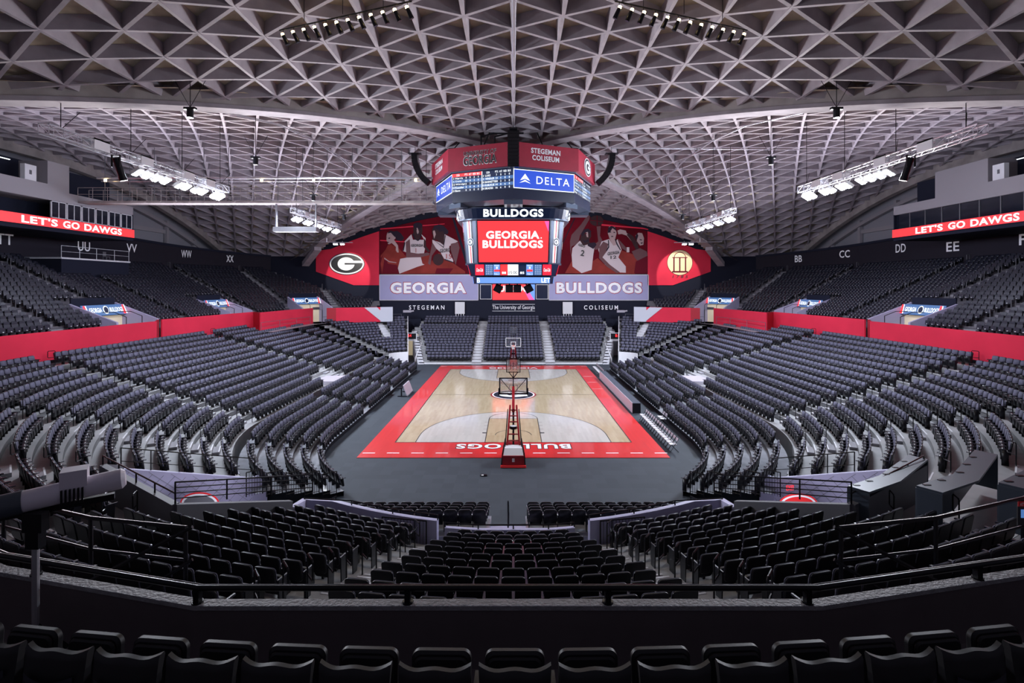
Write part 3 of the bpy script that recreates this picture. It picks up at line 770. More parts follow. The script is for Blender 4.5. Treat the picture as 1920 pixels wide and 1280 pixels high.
# ------------------------------------------------------------------ portal walls in the near corners
def rail(pts, h=1.0, mids=(.5,), posts=True, r=.024, dz=0, pr=None):
    mb = MB()
    mb.path([(p[0], p[1], p[2]+h) for p in pts], r)
    for q in mids: mb.path([(p[0], p[1], p[2]+h*q) for p in pts], r*.7)
    if posts:
        for p in pts: mb.tube((p[0], p[1], p[2]+dz), (p[0], p[1], p[2]+h), r)
    return mb
def lerp(a, b, n): return [tuple(a[k]+(b[k]-a[k])*i/n for k in range(len(a))) for i in range(n+1)]
for s in (-1, 1):
    sd = 'right' if s > 0 else 'left'
    V = [(s*x, y) for x, y in VOM]
    mb = MB(); wallpath(mb, [(s*7.75, -29.2), V[1]], 0, [2.62, 3.85], .2); wallpath(mb, [V[1], V[2]], 0, [3.85, 4.05], .2)
    wallpath(mb, [V[2], V[3]], 0, [4.05, 3.05], .2); struct(mb, 'wall_portal', 'grey_wall')
    mb = MB(); wallpath(mb, [V[3], (s*11.75, -24.15), (s*11.4, -23.55)], 0, [2.95, 1.5, 1.5], .16)
    # thin diagonal tile joints
    w_ = struct(mb, 'wall_portal', 'lavender_wall')
    mb = MB(); a = Vector((V[3][0], V[3][1])); b = Vector((s*11.75, -24.15)); L_ = (b-a).length; nrm = Vector((-(b-a).y, (b-a).x)).normalized()
    if nrm.y > 0: nrm = -nrm
    for i in range(-6, 14):
        for q in (-1, 1):
            pts = []
            for t in (0, 3.0):
                u = i*.5+(t if q > 0 else 3.0-t)
                pts.append((u, t))
            (u0, z0), (u1, z1) = pts
            # clip to the wall
            N = 24; prev = None
            for k in range(N+1):
                u = u0+(u1-u0)*k/N; z = z0+(z1-z0)*k/N; top = 2.95-1.45*u/L_
                ok = 0 < u < L_ and z < top-.03
                p = a+(b-a).normalized()*u+nrm*.085 if ok else None
                if ok and prev: mb.tube((*prev[0], prev[1]), (*p, z), .007, 3)
                prev = (p, z) if ok else None
    mb.build('joint_lines', 'grey_wall', w_)
    # purple corner wall between floor rows and the near block: follows the first row
    P = []; ZT = []
    for k in range(13):
        u = .0+k*.036; q = bowl(-.95, u+.125); P.append((s*q[0], q[1])); ZT.append(2.0+.004*k)
    P = [p for p in P if abs(p[0]) < 7.3]+[(s*7.85, -27.85), (s*7.75, -29.2)]
    mb = MB(); wallpath(mb, P, 0, [1.97]*(len(P)-2)+[2.1, 2.4], .18); struct(mb, 'wall_front', 'lavender_wall')
    R = rail([(p[0], p[1], 1.97) for p in P[:-1:2]], .16, mids=()); tag(R.build('handrail', 'black_metal'), 'low black rail on the sloping lavender wall, %s of centre' % sd, 'handrail')
    # rails round the portal
    R = rail([(*V[1], 3.85), *[(V[1][0]+(V[0][0]-V[1][0])*t, V[1][1]+(V[0][1]-V[1][1])*t, 3.85-1.3*t) for t in (.3, .6, .93)]], .62, mids=(.25, .5, .75))
    tag(R.build('handrail', 'black_metal'), 'black barred rail on the grey portal wall at the %s' % sd, 'handrail')
    R = rail([(V[2][0]+(V[1][0]-V[2][0])*t, V[2][1]+(V[1][1]-V[2][1])*t, 4.05-.2*t) for t in (0, .25, .5, .75, 1)], .3, mids=())
    tag(R.build('handrail', 'black_metal'), 'low black rail on the dark wall behind the %s portal' % sd, 'handrail')
    R = rail([(V[3][0]+(s*11.7-V[3][0])*t, V[3][1]+(-24.0-V[3][1])*t, 2.95-1.45*t) for t in ((0, .2, .4, .6, .8, 1) if s < 0 else (.35, .55, .78, 1))], .8, mids=(.35,))
    tag(R.build('handrail', 'black_metal'), 'long black rail above the tiled lavender wall at the %s' % sd, 'handrail')
    # round emblem on the portal door
    mb = MB(); cx_ = Vector((s*12.1, -24.9)); 
    c = (-12.0, -27.5, 1.8) if s < 0 else (10.9, -27.5, 1.75); mb.T = None
    disc(mb, c, (1, 0, 0), (0, 0, 1), .75, .42, 0, 32); disc(mb, (c[0], c[1]-.01, c[2]), (1, 0, 0), (0, 0, 1), .69, .36, 1, 32); disc(mb, (c[0], c[1]-.02, c[2]), (1, 0, 0), (0, 0, 1), .6, .3, 2 if s < 0 else 0, 32)
    mb.box(c[0]-.6, c[0]+.6, c[1]+.01, c[1]+.08, 0, 1.9, 3)
    tag(mb.build('portal_board', ['red_paint', 'white_paint', 'grey_wall', 'lavender_wall']), 'lavender board topped with a round emblem inside the %s portal' % sd, 'board')
    # hoops and gates at the end of the retractable rows
    for m in range(5):
        p = retr(m+.1, 0); q = retr(m+.9, 0)
        R = rail([(s*p[0], p[1]-.1, .25+.2*m), (s*q[0], q[1]-.1, .25+.2*m)], 1.05, mids=(.1,)); 
        for t in (.17, .34, .5, .66, .83): R.tube((s*(p[0]+(q[0]-p[0])*t), p[1]+(q[1]-p[1])*t-.1, .25+.2*m), (s*(p[0]+(q[0]-p[0])*t), p[1]+(q[1]-p[1])*t-.1, 1.3+.2*m), .009, 4)
        tag(R.build('end_rail', 'black_metal'), 'black barred end rail, %s retractable seats, %s step up' % (sd, ordn(m+1)), 'handrail')
    R = rail([(s*7.6, -25.2, 0), (s*8.2, -26.6, 0)], 1.1, mids=(.08,))
    for t in range(1, 12): R.tube((s*(7.6+.6*t/12), -25.2-1.4*t/12, .05), (s*(7.6+.6*t/12), -25.2-1.4*t/12, 1.1), .01, 4)
    tag(R.build('gate', 'black_metal'), 'black barred gate at the %s end of the courtside bank' % sd, 'gate')
    # bars beside the centre stairs of the near block
    R = rail([(s*3.0, -29.4, 0.9), (s*4.6, -29.1, .9)], 1.1, mids=(.08,))
    for t in range(1, 14): R.tube((s*(3.0+1.6*t/14), -29.4+.3*t/14, .95), (s*(3.0+1.6*t/14), -29.4+.3*t/14, 2.0), .01, 4)
    tag(R.build('gate', 'black_metal'), 'black barred gate beside the %s aisle foot of the near centre block' % sd, 'gate')
    # ramp rail above the near block
    a = [(s*12.0, -35.9, 4.75), (s*9.95, -36.9, 4.85), (s*7.45, -37.85, 4.9), (s*5.55, -38.2, 4.9)]
    R = rail(a, 1.1, mids=(.5,), r=.035); R.path([(s*5.45, -38.2, 6.0), (s*6.9, -38.5, 5.28)], .035); R.path([(s*5.45, -38.2, 5.45), (s*6.2, -38.5, 5.0)], .03)
    tag(R.build('ramp_railing', 'black_metal'), 'thick black two-bar railing above the near block at the %s' % sd, 'railing')
mb = MB(); wallpath(mb, [(-2.35, -29.4), (-1.2, -29.55), (1.2, -29.55), (2.1, -29.4)], 0, 1.8, .15); struct(mb, 'wall_front', 'lavender_wall')
R = rail([(-2.35, -29.4, 1.8), (-1.2, -29.55, 1.8), (0, -29.55, 1.8), (1.2, -29.55, 1.8), (2.1, -29.4, 1.8)], .14, mids=())
tag(R.build('handrail', 'black_metal'), 'low black rail on the short wall before the centre block', 'handrail')
mb = MB(); mb.path([(-.2, -27.6, .9), (-.2, -27.6, 1.9), (-.2, -26.5, 1.0), (-.2, -25.9, 1.0), (-.2, -25.9, 0)], .03)
tag(mb.build('handrail', 'black_metal'), 'single black handrail standing in the middle of the floor stairs', 'handrail')
# exit sign on the right portal wall
ex = empty('exit_sign', 'red lit EXIT sign on the lavender wall of the right portal', 'sign', (12.2, -24.5, 1.25))
mb = MB(); mb.box(-.2, .2, -.12, -.08, -.1, .1); mb.build('panel', 'lavender_wall', ex)
txt('EXIT', (12.15, -24.68, 1.25), (1, 0, 0), (0, 0, 1), .36, .22, 'led_red', ex, bold=.0)
# ------------------------------------------------------------------ foreground parapet and seats
PAR = [(-11, -39.0), (-8, -40.4), (-5.2, -41.62), (-2.85, -42.17), (2.75, -42.17), (5.2, -41.66), (8, -40.5), (11, -39.2)]
mb = MB(); wallpath(mb, PAR, 4.7, 7.19, .08, 0); struct(mb, 'wall_parapet', 'parapet_brown')
mb = MB(); wallpath(mb, PAR, 7.19, 7.23, .105, 0); struct(mb, 'trim_2', 'parapet_cap')
mb = MB()
for a, b in zip(PAR, PAR[1:]): mb.quad((a[0], a[1], 6.66), (b[0], b[1], 6.66), (b[0], -52, 6.66), (a[0], -52, 6.66))
struct(mb, 'upper_floor', 'parapet_brown')
top = empty('parapet_railing', 'thick black top rail bolted to the brown parapet in the foreground', 'railing')
mb = MB(); mb.path([(x, y+.0, 7.36) for x, y in PAR], .026, 10); mb.build('rail', 'black_metal', top, smooth=True)
mb = MB(); mb.path([(x, y+.07, 7.335) for x, y in PAR], .018, 8); mb.build('lower_rail', 'black_metal', top, smooth=True)
def onpar(px):
    return min(((a[0]+(b[0]-a[0])*t, a[1]+(b[1]-a[1])*t) for a, b in zip(PAR, PAR[1:]) for t in np.linspace(0, 1, 60)), key=lambda q: abs(CX+F*q[0]/(q[1]-CY)-px))
for px in (70, 375, 757, 1133, 1512, 1833):
    x, y = onpar(px); mb = MB(); mb.box(x-.025, x+.025, y-.03, y+.03, 7.22, 7.36); mb.tube((x, y, 7.225), (x, y, 7.245), .05, 10); mb.build('post', 'black_metal', top)
fk = []
def fseat():
    r = empty('spectator_chair', 'x', 'seat')
    n = 14; mb = MB()
    prof = []
    for i in range(n+1):
        t = -1+2*i/n; x = .245*t; yy = -.16+.032*abs(t)**3; zz = .84+.009*math.cos(t*PI*1.7)+.014*abs(t)**4
        prof.append([(x*.93, yy-.02, .35), (x*.96, yy-.075, .60), (x*.99, yy-.05, .79), (x, yy-.045, zz-.02), (x, yy-.03, zz), (x, yy+.005, zz), (x, yy+.012, zz-.02), (x*.97, yy-.005, .74), (x*.93, yy-.01, .55), (x*.9, yy+.03, .37)])
    vs = [p for q in prof for p in q]; k = 10
    fs = [(a*k+j, a*k+(j+1) % k, (a+1)*k+(j+1) % k, (a+1)*k+j) for a in range(n) for j in range(k)]+[tuple(range(k-1, -1, -1)), tuple(range(n*k, n*k+k))]
    mb.add(vs, fs); mb.build('backrest', 'foreground_plastic', r, smooth=True)
    mb = MB()
    for i in range(12):
        t0, t1 = -1+2*i/12, -1+2*(i+1)/12
        f = lambda t, z: (.19*t, -.262+.03*abs(t)**2, z-.035*(1-t*t))
        mb.quad(f(t0, .66), f(t1, .66), f(t1, .715), f(t0, .715))
    mb.build('back_band', 'seat_shell', r, smooth=True)
    mb = MB(); rslab(mb, .435, .42, .07, .06, m=0, n=6, T=TR((0, .12, .33), rx=-.06)); rslab(mb, .39, .38, .03, .05, m=1, n=6, T=TR((0, .075, .345), rx=-.06)); mb.build('seat_pan', ['foreground_plastic', 'foreground_plastic'], r, smooth=True)
    for s in (-1, 1):
        mb = MB(); mb.box(s*.262-.014, s*.262+.014, -.06, .13, .58, .61); mb.build('armrest', 'foreground_plastic', r)
        mb = MB(); mb.box(s*.262-.012, s*.262+.012, -.08, .06, 0, .58); mb.build('side_panel', 'foreground_plastic', r)
    return r
f0 = fseat(); NFS = 27
for i in range(NFS):
    o = f0 if i == 0 else dup(f0)
    th = (i-13+.02)*.54/29.0; o.location = (29*math.sin(th)-.0, -14.15-29*math.cos(th), 6.66); o.rotation_euler = (0, 0, th)
    o['label'] = 'dark curved-back seat, foreground row behind the brown parapet, %s from left end' % ordn(i+1); o['group'] = 'foreground seats behind the parapet'
# ------------------------------------------------------------------ follow spot
fs_ = empty('follow_spot', 'large grey barrel follow spotlight on a stand by the left parapet', 'spotlight')
mb = MB(); A = Vector((-3.9, -41.7, 8.17)); B = Vector((-4.49, -42.1, 8.11)); D = (A-B)
mb.tube(B, A, .097, 32); mb.tube(A, A+D.normalized()*.03, .097, 32, 0, r2=.07); mb.tube(B, B-D.normalized()*.9, .105, 32, 1); mb.build('barrel', ['spot_barrel', 'table_slate'], fs_, smooth=True)
mb = MB(); c = B+D*.5; mb.T = Matrix.Translation(c) @ Matrix.Rotation(.6, 4, 'Z'); mb.box(-.10, .10, -.09, .09, -.02, .20, 0)
for i in range(6): mb.box(-.09+i*.03, -.075+i*.03, -.115, -.09, -.10, .04, 1)
mb.T = None; mb.build('lamp_housing', ['spot_barrel', 'black_metal'], fs_)
mb = MB(); mb.T = Matrix.Translation((B+A)/2-Vector((0, 0, .13))) @ Matrix.Rotation(.6, 4, 'Z'); mb.box(-.8, .3, -.03, .03, -.03, .03); mb.T = None; mb.build('base_rail', 'black_metal', fs_)
mb = MB(); p = (-4.36, -42.12); mb.tube((*p, 6.9), (*p, 7.75), .028, 10, 1); mb.box(p[0]-.09, p[0]+.09, p[1]-.04, p[1]+.04, 7.85, 8.02, 0); mb.box(p[0]-.06, p[0]+.06, p[1]-.04, p[1]+.04, 7.7, 7.85, 0); mb.tube((p[0], p[1]-.2, 6.72), (*p, 7.0), .02); mb.tube((p[0]-.2, p[1]+.1, 6.72), (*p, 7.0), .02); mb.tube((p[0]+.2, p[1]+.1, 6.72), (*p, 7.0), .02)
mb.build('stand', ['black_metal', 'truss_metal'], fs_)
# ------------------------------------------------------------------ press tables at the right
for i, (p0, p1, p2, zt, nm) in enumerate([((9.8, -32.0), (11.3, -31.2), (13.7, -29.3), 4.25, 'nearest the portal'), ((10.6, -33.5), (12.26, -32.7), (14.8, -30.6), 4.85, 'in the middle'), ((11.6, -34.7), (13.2, -33.8), (16.5, -31.2), 5.4, 'nearest the right edge')]):
    t = empty('press_table', 'long dark slate press table in the right corner, the one %s' % nm, 'table', group='press tables')
    mb = MB()
    P = [Vector(p) for p in (p0, p1, p2)]; n1 = Vector((.55, -.83)) 
    for a, b in zip(P, P[1:]):
        w_ = n1*.55
        mb.hexa([(*a, zt-.06), (*b, zt-.06), (*(b+w_), zt-.06), (*(a+w_), zt-.06), (*a, zt), (*b, zt), (*(b+w_), zt), (*(a+w_), zt)])
    mb.build('table_top', 'table_slate', t)
    mb = MB(); wallpath(mb, [p0, p1, p2], zt-1.0, zt-.06, .05); mb.build('modesty_panel', 'table_slate', t)
    for q in (P[0], P[2]):
        mb = MB(); wallpath(mb, [tuple(q+n1*.02), tuple(q+n1*.55)], zt-1.1, zt-.06, .05); mb.build('end_panel', 'table_slate', t)
    for k in range(5):
        q = P[0]+(P[1]-P[0])*(.15+.4*k) if k < 2 else P[1]+(P[2]-P[1])*(.1+.3*(k-2)); q = q+n1*.1
        mb = MB(); mb.box(q.x-.09, q.x+.09, q.y-.04, q.y+.04, zt, zt+.015); mb.build('cable_grommet', 'black_metal', t)
sg = empty('warning_sign', 'small warning sign on the railing post at the right edge', 'sign')
mb = MB(); mb.box(9.78, 10.1, -36.97, -36.95, 5.45, 5.92, 0); mb.box(9.78, 10.1, -36.98, -36.97, 5.82, 5.92, 1); mb.box(9.84, 10.04, -36.98, -36.97, 5.6, 5.76, 2); mb.build('panel', ['black_paint', 'red_paint', 'led_midblue'], sg)
txt('ATTENTION', (9.94, -36.985, 5.87), (1, 0, 0), (0, 0, 1), .28, .06, 'white_paint', sg)
# ------------------------------------------------------------------ red fascia walls and concourse
for s in (-1, 1):
    sd = 'right' if s > 0 else 'left'
    def WP(pts, zb, zt, th, nm, mt):
        mb = MB(); wallpath(mb, [(s*x, y) for x, y in pts], zb, zt, th); return struct(mb, nm, mt)
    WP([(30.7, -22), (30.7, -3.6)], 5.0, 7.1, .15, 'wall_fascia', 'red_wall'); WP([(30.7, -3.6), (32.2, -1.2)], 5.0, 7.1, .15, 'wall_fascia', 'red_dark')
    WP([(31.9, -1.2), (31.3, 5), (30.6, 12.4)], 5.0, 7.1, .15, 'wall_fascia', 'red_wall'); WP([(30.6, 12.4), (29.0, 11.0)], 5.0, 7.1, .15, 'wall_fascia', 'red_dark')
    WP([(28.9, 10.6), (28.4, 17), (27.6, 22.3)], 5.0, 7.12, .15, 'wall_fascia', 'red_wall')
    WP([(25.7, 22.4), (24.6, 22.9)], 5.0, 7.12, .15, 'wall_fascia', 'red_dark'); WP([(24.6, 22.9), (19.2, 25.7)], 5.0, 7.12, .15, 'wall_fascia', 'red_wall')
    WP([(19.2, 25.7), (17.6, 26.5)], 5.0, [7.12, 7.12], .15, 'wall_fascia', 'pale_wall')
    mb = MB()
    if s: mb.quad((s*21.2, 24.55, 7.1), (s*19.0, 25.7, 5.0), (s*17.6, 26.4, 5.0), (s*19.6, 25.4, 7.1))
    mb.T = Matrix.Translation((-s*.05, -.1, 0)); 
    mb.v = [(x-s*.05, y-.1, z) for x, y, z in mb.v]; struct(mb, 'wall_fascia', 'pale_wall')
    WP([(30.55, -22), (30.55, -3.6)], 5.0, 5.22, .1, 'baseboard_'+sd, 'black_metal')
    mb = MB()   # concourse slab between fascia and the upper rows
    pts = [(30.7, -22), (32, 0), (30.6, 12.4), (28.9, 11), (27.6, 22.3), (24.6, 22.9), (17.6, 26.5)]
    R = rail([(s*x, y, 5.0) for x, y in ((28.45, 9.9), (28.25, 14), (27.95, 18), (27.4, 21.0))], 1.0, mids=(.5,)); tag(R.build('handrail', 'grey_wall'), 'thin concourse rail before the red wall, %s far side' % sd, 'handrail')
    R = rail([(s*x, y, 5.0) for x, y in [(12.85+15.5*math.cos(a), 14.56+15.5*math.sin(a)) for a in (.52, .72, .92, 1.12, 1.3)]], .9, mids=()); tag(R.build('handrail', 'grey_wall'), 'thin rail above the far %s corner wedge of seats' % sd, 'handrail')
    # corner wedge stair
    mb = MB()
    for j in range(5, 13):
        r = 3.0+.93*j; a = math.atan2(24.5-14.56, 18.4-12.85)
        mb.T = Matrix.Translation((s*(12.85+r*math.cos(a)), 14.56+r*math.sin(a), 1.4+.28*j)) @ Matrix.Scale(s, 4, (1, 0, 0)) @ Matrix.Rotation(a-PI/2, 4, 'Z'); mb.box(-.5, .5, -.3, .3, -.12, .02); mb.box(-.5, .5, -.6, -.3, -.28, -.12)
    mb.T = None; struct(mb, 'aisle_stairs', 'step_white')
    # concourse portals
    for pi, (py, cv) in enumerate(PORT):
        if not cv: c = Vector((s*34.3, py)); a = 0; Wd = 4.7
        else: c = Vector((s*28.6, 23.9)); a = math.radians(38); Wd = 4.4
        T = Matrix.Translation((c.x, c.y, 0)) @ Matrix.Scale(s, 4, (1, 0, 0)) @ Matrix.Rotation(a, 4, 'Z')
        mb = MB(); mb.T = T
        for q in (-1, 1):
            yq = q*Wd/2
            P = [(-2.0, 5.0), (-2.0, 7.15), (1.9, 8.65), (1.9, 5.0)]
            A_ = [(x, yq-.1, z) for x, z in P]; B_ = [(x, yq+.1, z) for x, z in P]; mb.loft(A_, B_)
        struct(mb, 'wall_portal', 'lavender_wall')
        mb = MB(); mb.T = T; mb.box(1.2, 1.3, -Wd/2+.1, Wd/2-.1, 5.0, 7.6); struct(mb, 'wall_portal', 'lit_cream_wall')
        mb = MB(); mb.T = T; mb.box(-2.6, 1.3, -Wd/2+.1, Wd/2-.1, 4.85, 5.0); struct(mb, 'portal_floor', 'walk_concrete')
        mb = MB(); mb.T = T; mb.box(.9, 2.4, -Wd/2+.1, Wd/2-.1, 7.55, 7.7); mb.box(1.9, 2.0, -Wd/2+.1, Wd/2-.1, 7.55, 9.1); struct(mb, 'wall_portal', 'navy_wall')
        sn = empty('portal_sign', 'blue lit sign lettered GEORGIA BULLDOGS over the %s concourse portal on the %s' % (('nearest', 'middle', 'farthest')[pi], sd), 'sign', group='lit signs over the concourse portals')
        mb = MB(); mb.T = T; mb.hexa([(.78, -Wd/2+.12, 7.6), (.86, -Wd/2+.12, 7.6), (.86, Wd/2-.12, 7.6), (.78, Wd/2-.12, 7.6), (1.08, -Wd/2+.12, 8.5), (1.16, -Wd/2+.12, 8.5), (1.16, Wd/2-.12, 8.5), (1.08, Wd/2-.12, 8.5)]); mb.build('panel', 'led_midblue', sn)
        right = T.to_3x3() @ Vector((0, -1 if s > 0 else 1, 0)); up = T.to_3x3() @ Vector((.3, 0, .9))
        if s > 0: right = T.to_3x3() @ Vector((0, -1, 0))
        else: right = T.to_3x3() @ Vector((0, 1, 0))
        cc = T @ Vector((.90, 0, 8.05)); nn = right.cross(up).normalized()*.06
        def at(o_): return cc+right.normalized()*o_+nn
        txt('GEORGIA', at(-Wd*.23), right, up, Wd*.27, .42, 'led_white', sn, bold=.03)
        txt('BULLDOGS', at(Wd*.24), right, up, Wd*.31, .42, 'led_white', sn, bold=.03)
        mb = MB(); disc(mb, at(0), right, up, .3, .36, 0, 16); disc(mb, at(0)+nn*.3, right, up, .24, .28, 1, 16); disc(mb, at(0)+nn*.5-Vector((0, 0, .08)), right, up, .13, .08, 2, 12); mb.build('emblem', ['led_white', 'led_navy', 'led_white'], sn)
        mb = MB()
        for q in (-1, 1):
            b_ = at(q*(Wd/2-.32)); r_ = right.normalized(); u_ = up.normalized()
            mb.quad(b_-r_*.18-u_*.42, b_+r_*.1-u_*.42, b_+r_*.0+u_*.42, b_-r_*.18+u_*.42, 0); mb.quad(b_+r_*.12-u_*.42, b_+r_*.22-u_*.42, b_+r_*.12+u_*.42, b_+r_*.02+u_*.42, 1)
        mb.build('stripes', ['led_red', 'led_white'], sn)
        R = MB(); R.T = T; R.path([(-1.6, -.9, 5.0), (-1.6, -.9, 7.5), (-.6, -.9, 7.9), (.4, -.9, 7.9)], .03); R.path([(-1.6, .9, 5.0), (-1.6, .9, 7.5), (-.6, .9, 7.9), (.4, .9, 7.9)], .03)
        tag(R.build('handrail', 'black_metal'), 'bent black handrails inside the %s concourse portal on the %s' % (('nearest', 'middle', 'farthest')[pi], sd), 'handrail')
# ------------------------------------------------------------------ side walls, suites
YW = 33.5
for s in (-1, 1):
    sd = 'right' if s > 0 else 'left'
    # curved dark wall behind the top row, with section letters
    P = []
    for i in range(0, 60):
        q = upper(NU-.35, .1+i*.0315)
        if q[1] > 33.2: break
        P.append((s*q[0], q[1]))
    mb = MB(); wallpath(mb, P, 10, [15.9 if p[1] < 14 else 15.9-.05*(p[1]-14) for p in P], .2); struct(mb, 'wall_'+sd, 'dark_wall')
    mb = MB(); wallpath(mb, P, [15.7 if p[1] < 14 else 15.7-.05*(p[1]-14) for p in P], [16.0 if p[1] < 14 else 16.0-.05*(p[1]-14) for p in P], .5); struct(mb, 'trim_3', 'navy_wall')
    names = ['TT', 'UU', 'VV', 'WW', 'XX'] if s < 0 else ['FF', 'EE', 'DD', 'CC', 'BB']
    pxs = [6, 155, 245, 348, 430] if s < 0 else [1930, 1789, 1691, 1585, 1498]; pys = [448, 462, 465, 476, 485]
    for t, px, py in zip(names, pxs, pys):
        best = min(range(len(P)-1), key=lambda i: abs(CX+F*(P[i][0]+P[i+1][0])/2/((P[i][1]+P[i+1][1])/2-CY)-px))
        a, b = Vector(P[best]), Vector(P[best+1])
        # place exactly on the chord
        tt = min(np.linspace(0, 1, 80), key=lambda q: abs(CX+F*(a.x+(b.x-a.x)*q)/((a.y+(b.y-a.y)*q)-CY)-px))
        p = a+(b-a)*tt; z = CZ+(HY-py)*(p.y-CY)/F
        r = (b-a).normalized(); r = -r if s > 0 else r; r3 = Vector((r.x, r.y, 0)); n3 = r3.cross(Vector((0, 0, 1)))*.12
        o = txt(t, (p.x+n3.x, p.y+n3.y, z), r3, (0, 0, 1), 1.55 if px not in (430, 1498) else 1.1, 1.0, 'letter_white', None, bold=.02, th=.03, name='section_letters')
        tag(o, 'white section letters %s on the dark wall above the %s stand' % (t, sd), 'sign', 'section letters on the dark walls')
    # grey panelled upper wall under the edge arch
    mb = MB(); ys = np.linspace(-38, 33.3, 30)
    for a, b in zip(ys, ys[1:]): mb.quad((s*46.8, a, 12), (s*46.8, b, 12), (s*46.8, b, g(abs(b))+.8), (s*46.8, a, g(abs(a))+.8))
    struct(mb, 'wall_'+sd, 'panel_grey')
    mb = MB()
    for y in (8.3, 14.2, 20.6, 26.4): mb.box(s*46.5-.2, s*46.5+.2, y-.22, y+.22, 15.6, g(y)-1)
    for y0, y1, z in ((6, 14, 18.3), (14.2, 20.6, 17.4)): mb.box(s*46.6-.12, s*46.6+.12, y0, y1, z-.25, z+.25)
    ys = np.linspace(6, 33, 16)
    for a, b in zip(ys, ys[1:]): mb.beam((s*46.4, a, g(a)-1.9), (s*46.4, b, g(b)-1.9), .5, .5, .45)
    struct(mb, 'trim_4', 'suite_grey')
    # suite block
    xo, xi = 46.2, 40.0
    def bx(mb, a0, a1, y0, y1, z0, z1, m=0): mb.box(min(s*a0, s*a1), max(s*a0, s*a1), y0, y1, z0, z1, m)
    ye = 6.1
    mb = MB(); bx(mb, xi, xo, -38, ye, 14.85, 15.15); struct(mb, 'suite_floor', 'navy_wall')
    mb = MB(); bx(mb, xi, xo, -38, ye, 17.55, 18.45)
    if s < 0: bx(mb, xi, xo, -3.6, -1.5, 18.45, 20.9); bx(mb, xi, xi+.1, -38, -3.6, 18.45, 18.9)
    else: bx(mb, xi, xo, -4.4, .9, 18.45, 20.9); bx(mb, xi, xi+.1, -38, -4.4, 18.45, 18.9)
    struct(mb, 'suite_fascia', 'suite_grey')
    mb = MB(); bx(mb, xi+2.5, xi+2.6, -38, ye, 15.1, 21); bx(mb, xi, xi+2.5, ye-.12, ye, 15.1, 17.6); struct(mb, 'suite_back_wall', 'navy_wall')
    # ribbon display
    rb = empty('ribbon_display', "red ribbon display reading LET'S GO DAWGS along the %s suites" % sd, 'display')
    mb = MB(); bx(mb, xi-.12, xi, -38, ye, 15.15, 16.05, 0); mb.build('frame', 'navy_wall', rb)
    mb = MB(); bx(mb, xi-.16, xi-.12, -38, ye-.05, 15.2, 16.0, 0)
    mb.build('screen', 'led_red', rb)
    r3 = Vector((0, 1, 0)) if s < 0 else Vector((0, -1, 0))
    def ypx(px): return CY+F*(xi-.16)/abs(px-CX)
    if s < 0: spans = [("LET'S", 40, 108), ('GO', 118, 149), ('DAWGS', 158, 228)]
    else: spans = [("LET'S", 1717, 1768), ('GO', 1778, 1810), ('DAWGS', 1820, 1912)]
    for t, p0, p1 in spans:
        y0, y1 = ypx(p0), ypx(p1)
        txt(t, (s*(xi-.17), (y0+y1)/2, 15.6), r3, (0, 0, 1), abs(y1-y0), .62, 'led_white', rb, bold=.04, th=.01)
    # windows of the suites
    if s < 0:
        for k in range(6):
            y0 = -3.3+k*1.55
            wn = MB(); bx(wn, xi+.02, xi+.08, y0+.08, y0+1.45, 16.1, 17.5, 0)
            w_ = tag(wn.build('window_%d' % (k+1), 'window_dark'), kind='structure')
            fr = MB()
            for a, b in ((y0+.04, y0+.1), (y0+.74, y0+.79), (y0+1.43, y0+1.49)): bx(fr, xi-.02, xi+.1, a, b, 16.08, 17.52)
            for a, b in ((16.06, 16.12), (17.46, 17.52)): bx(fr, xi-.02, xi+.1, y0+.04, y0+1.49, a, b)
            fr.build('window_frame', 'white_metal', w_)
    else:
        for k in range(9):
            y0 = ye-1.9*(k+1)
            wn = MB(); bx(wn, xi+.25, xi+.3, y0+.05, y0+1.85, 16.05, 17.55, 0)
            w_ = tag(wn.build('window_%d' % (k+7), 'window_dark'), kind='structure')
            fr = MB(); bx(fr, xi+.2, xi+.3, y0-.03, y0+.05, 16.05, 17.55); fr.build('window_frame', 'grey_wall', w_)
    # electrical box and lights in the open gallery
    mb = MB(); y = -5.0 if s < 0 else -5.2; bx(mb, xi+.1, xi+.5, y-.5, y+.5, 18.9, 20.2, 0); bx(mb, xi+.08, xi+.1, y-.12, y+.08, 19.4, 19.75, 1)
    tag(mb.build('electrical_cabinet', ['white_metal', 'grey_wall']), 'pale metal cabinet on the gallery ledge above the %s suites' % sd, 'cabinet')
    for k in range(2):
        mb = MB(); y = -6.6-1.9*k; bx(mb, xi+1, xi+1.1, y-.8, y+.8, 20.4+.1*k, 20.46+.1*k)
        tag(mb.build('tube_light', 'led_white'), 'thin tube light in the %s gallery, %s from the cabinet' % (sd, ordn(k+1)), 'light')
# broadcast platform in the left stand
pl = empty('camera_platform', 'dark camera platform with white rails above the left stand', 'platform')
mb = MB(); mb.box(-46, -42.6, .6, 8.9, 10.4, 12.7, 0); mb.box(-46, -42.5, .5, 9.0, 12.7, 12.85, 1); mb.build('deck', ['navy_wall', 'white_metal'], pl)
R = rail([(-42.6, .6, 12.85), (-42.6, 2.6, 12.85), (-42.6, 4.6, 12.85), (-42.6, 6.9, 12.85), (-42.6, 8.9, 12.85)], 1.1); R.build('rail', 'white_metal', pl)
fc = MB(); fc.box(-43.9, -43.5, 7.0, 7.4, 13.25, 13.3); fc.box(-43.95, -43.9, 7.0, 7.4, 13.3, 13.8)
for a in (-43.9, -43.5):
    for b in (7.0, 7.4): fc.tube((a, b, 12.86), (a, b, 13.27), .02)
tag(fc.build('folding_chair', 'grey_wall'), 'folding chair standing on the left camera platform', 'chair')
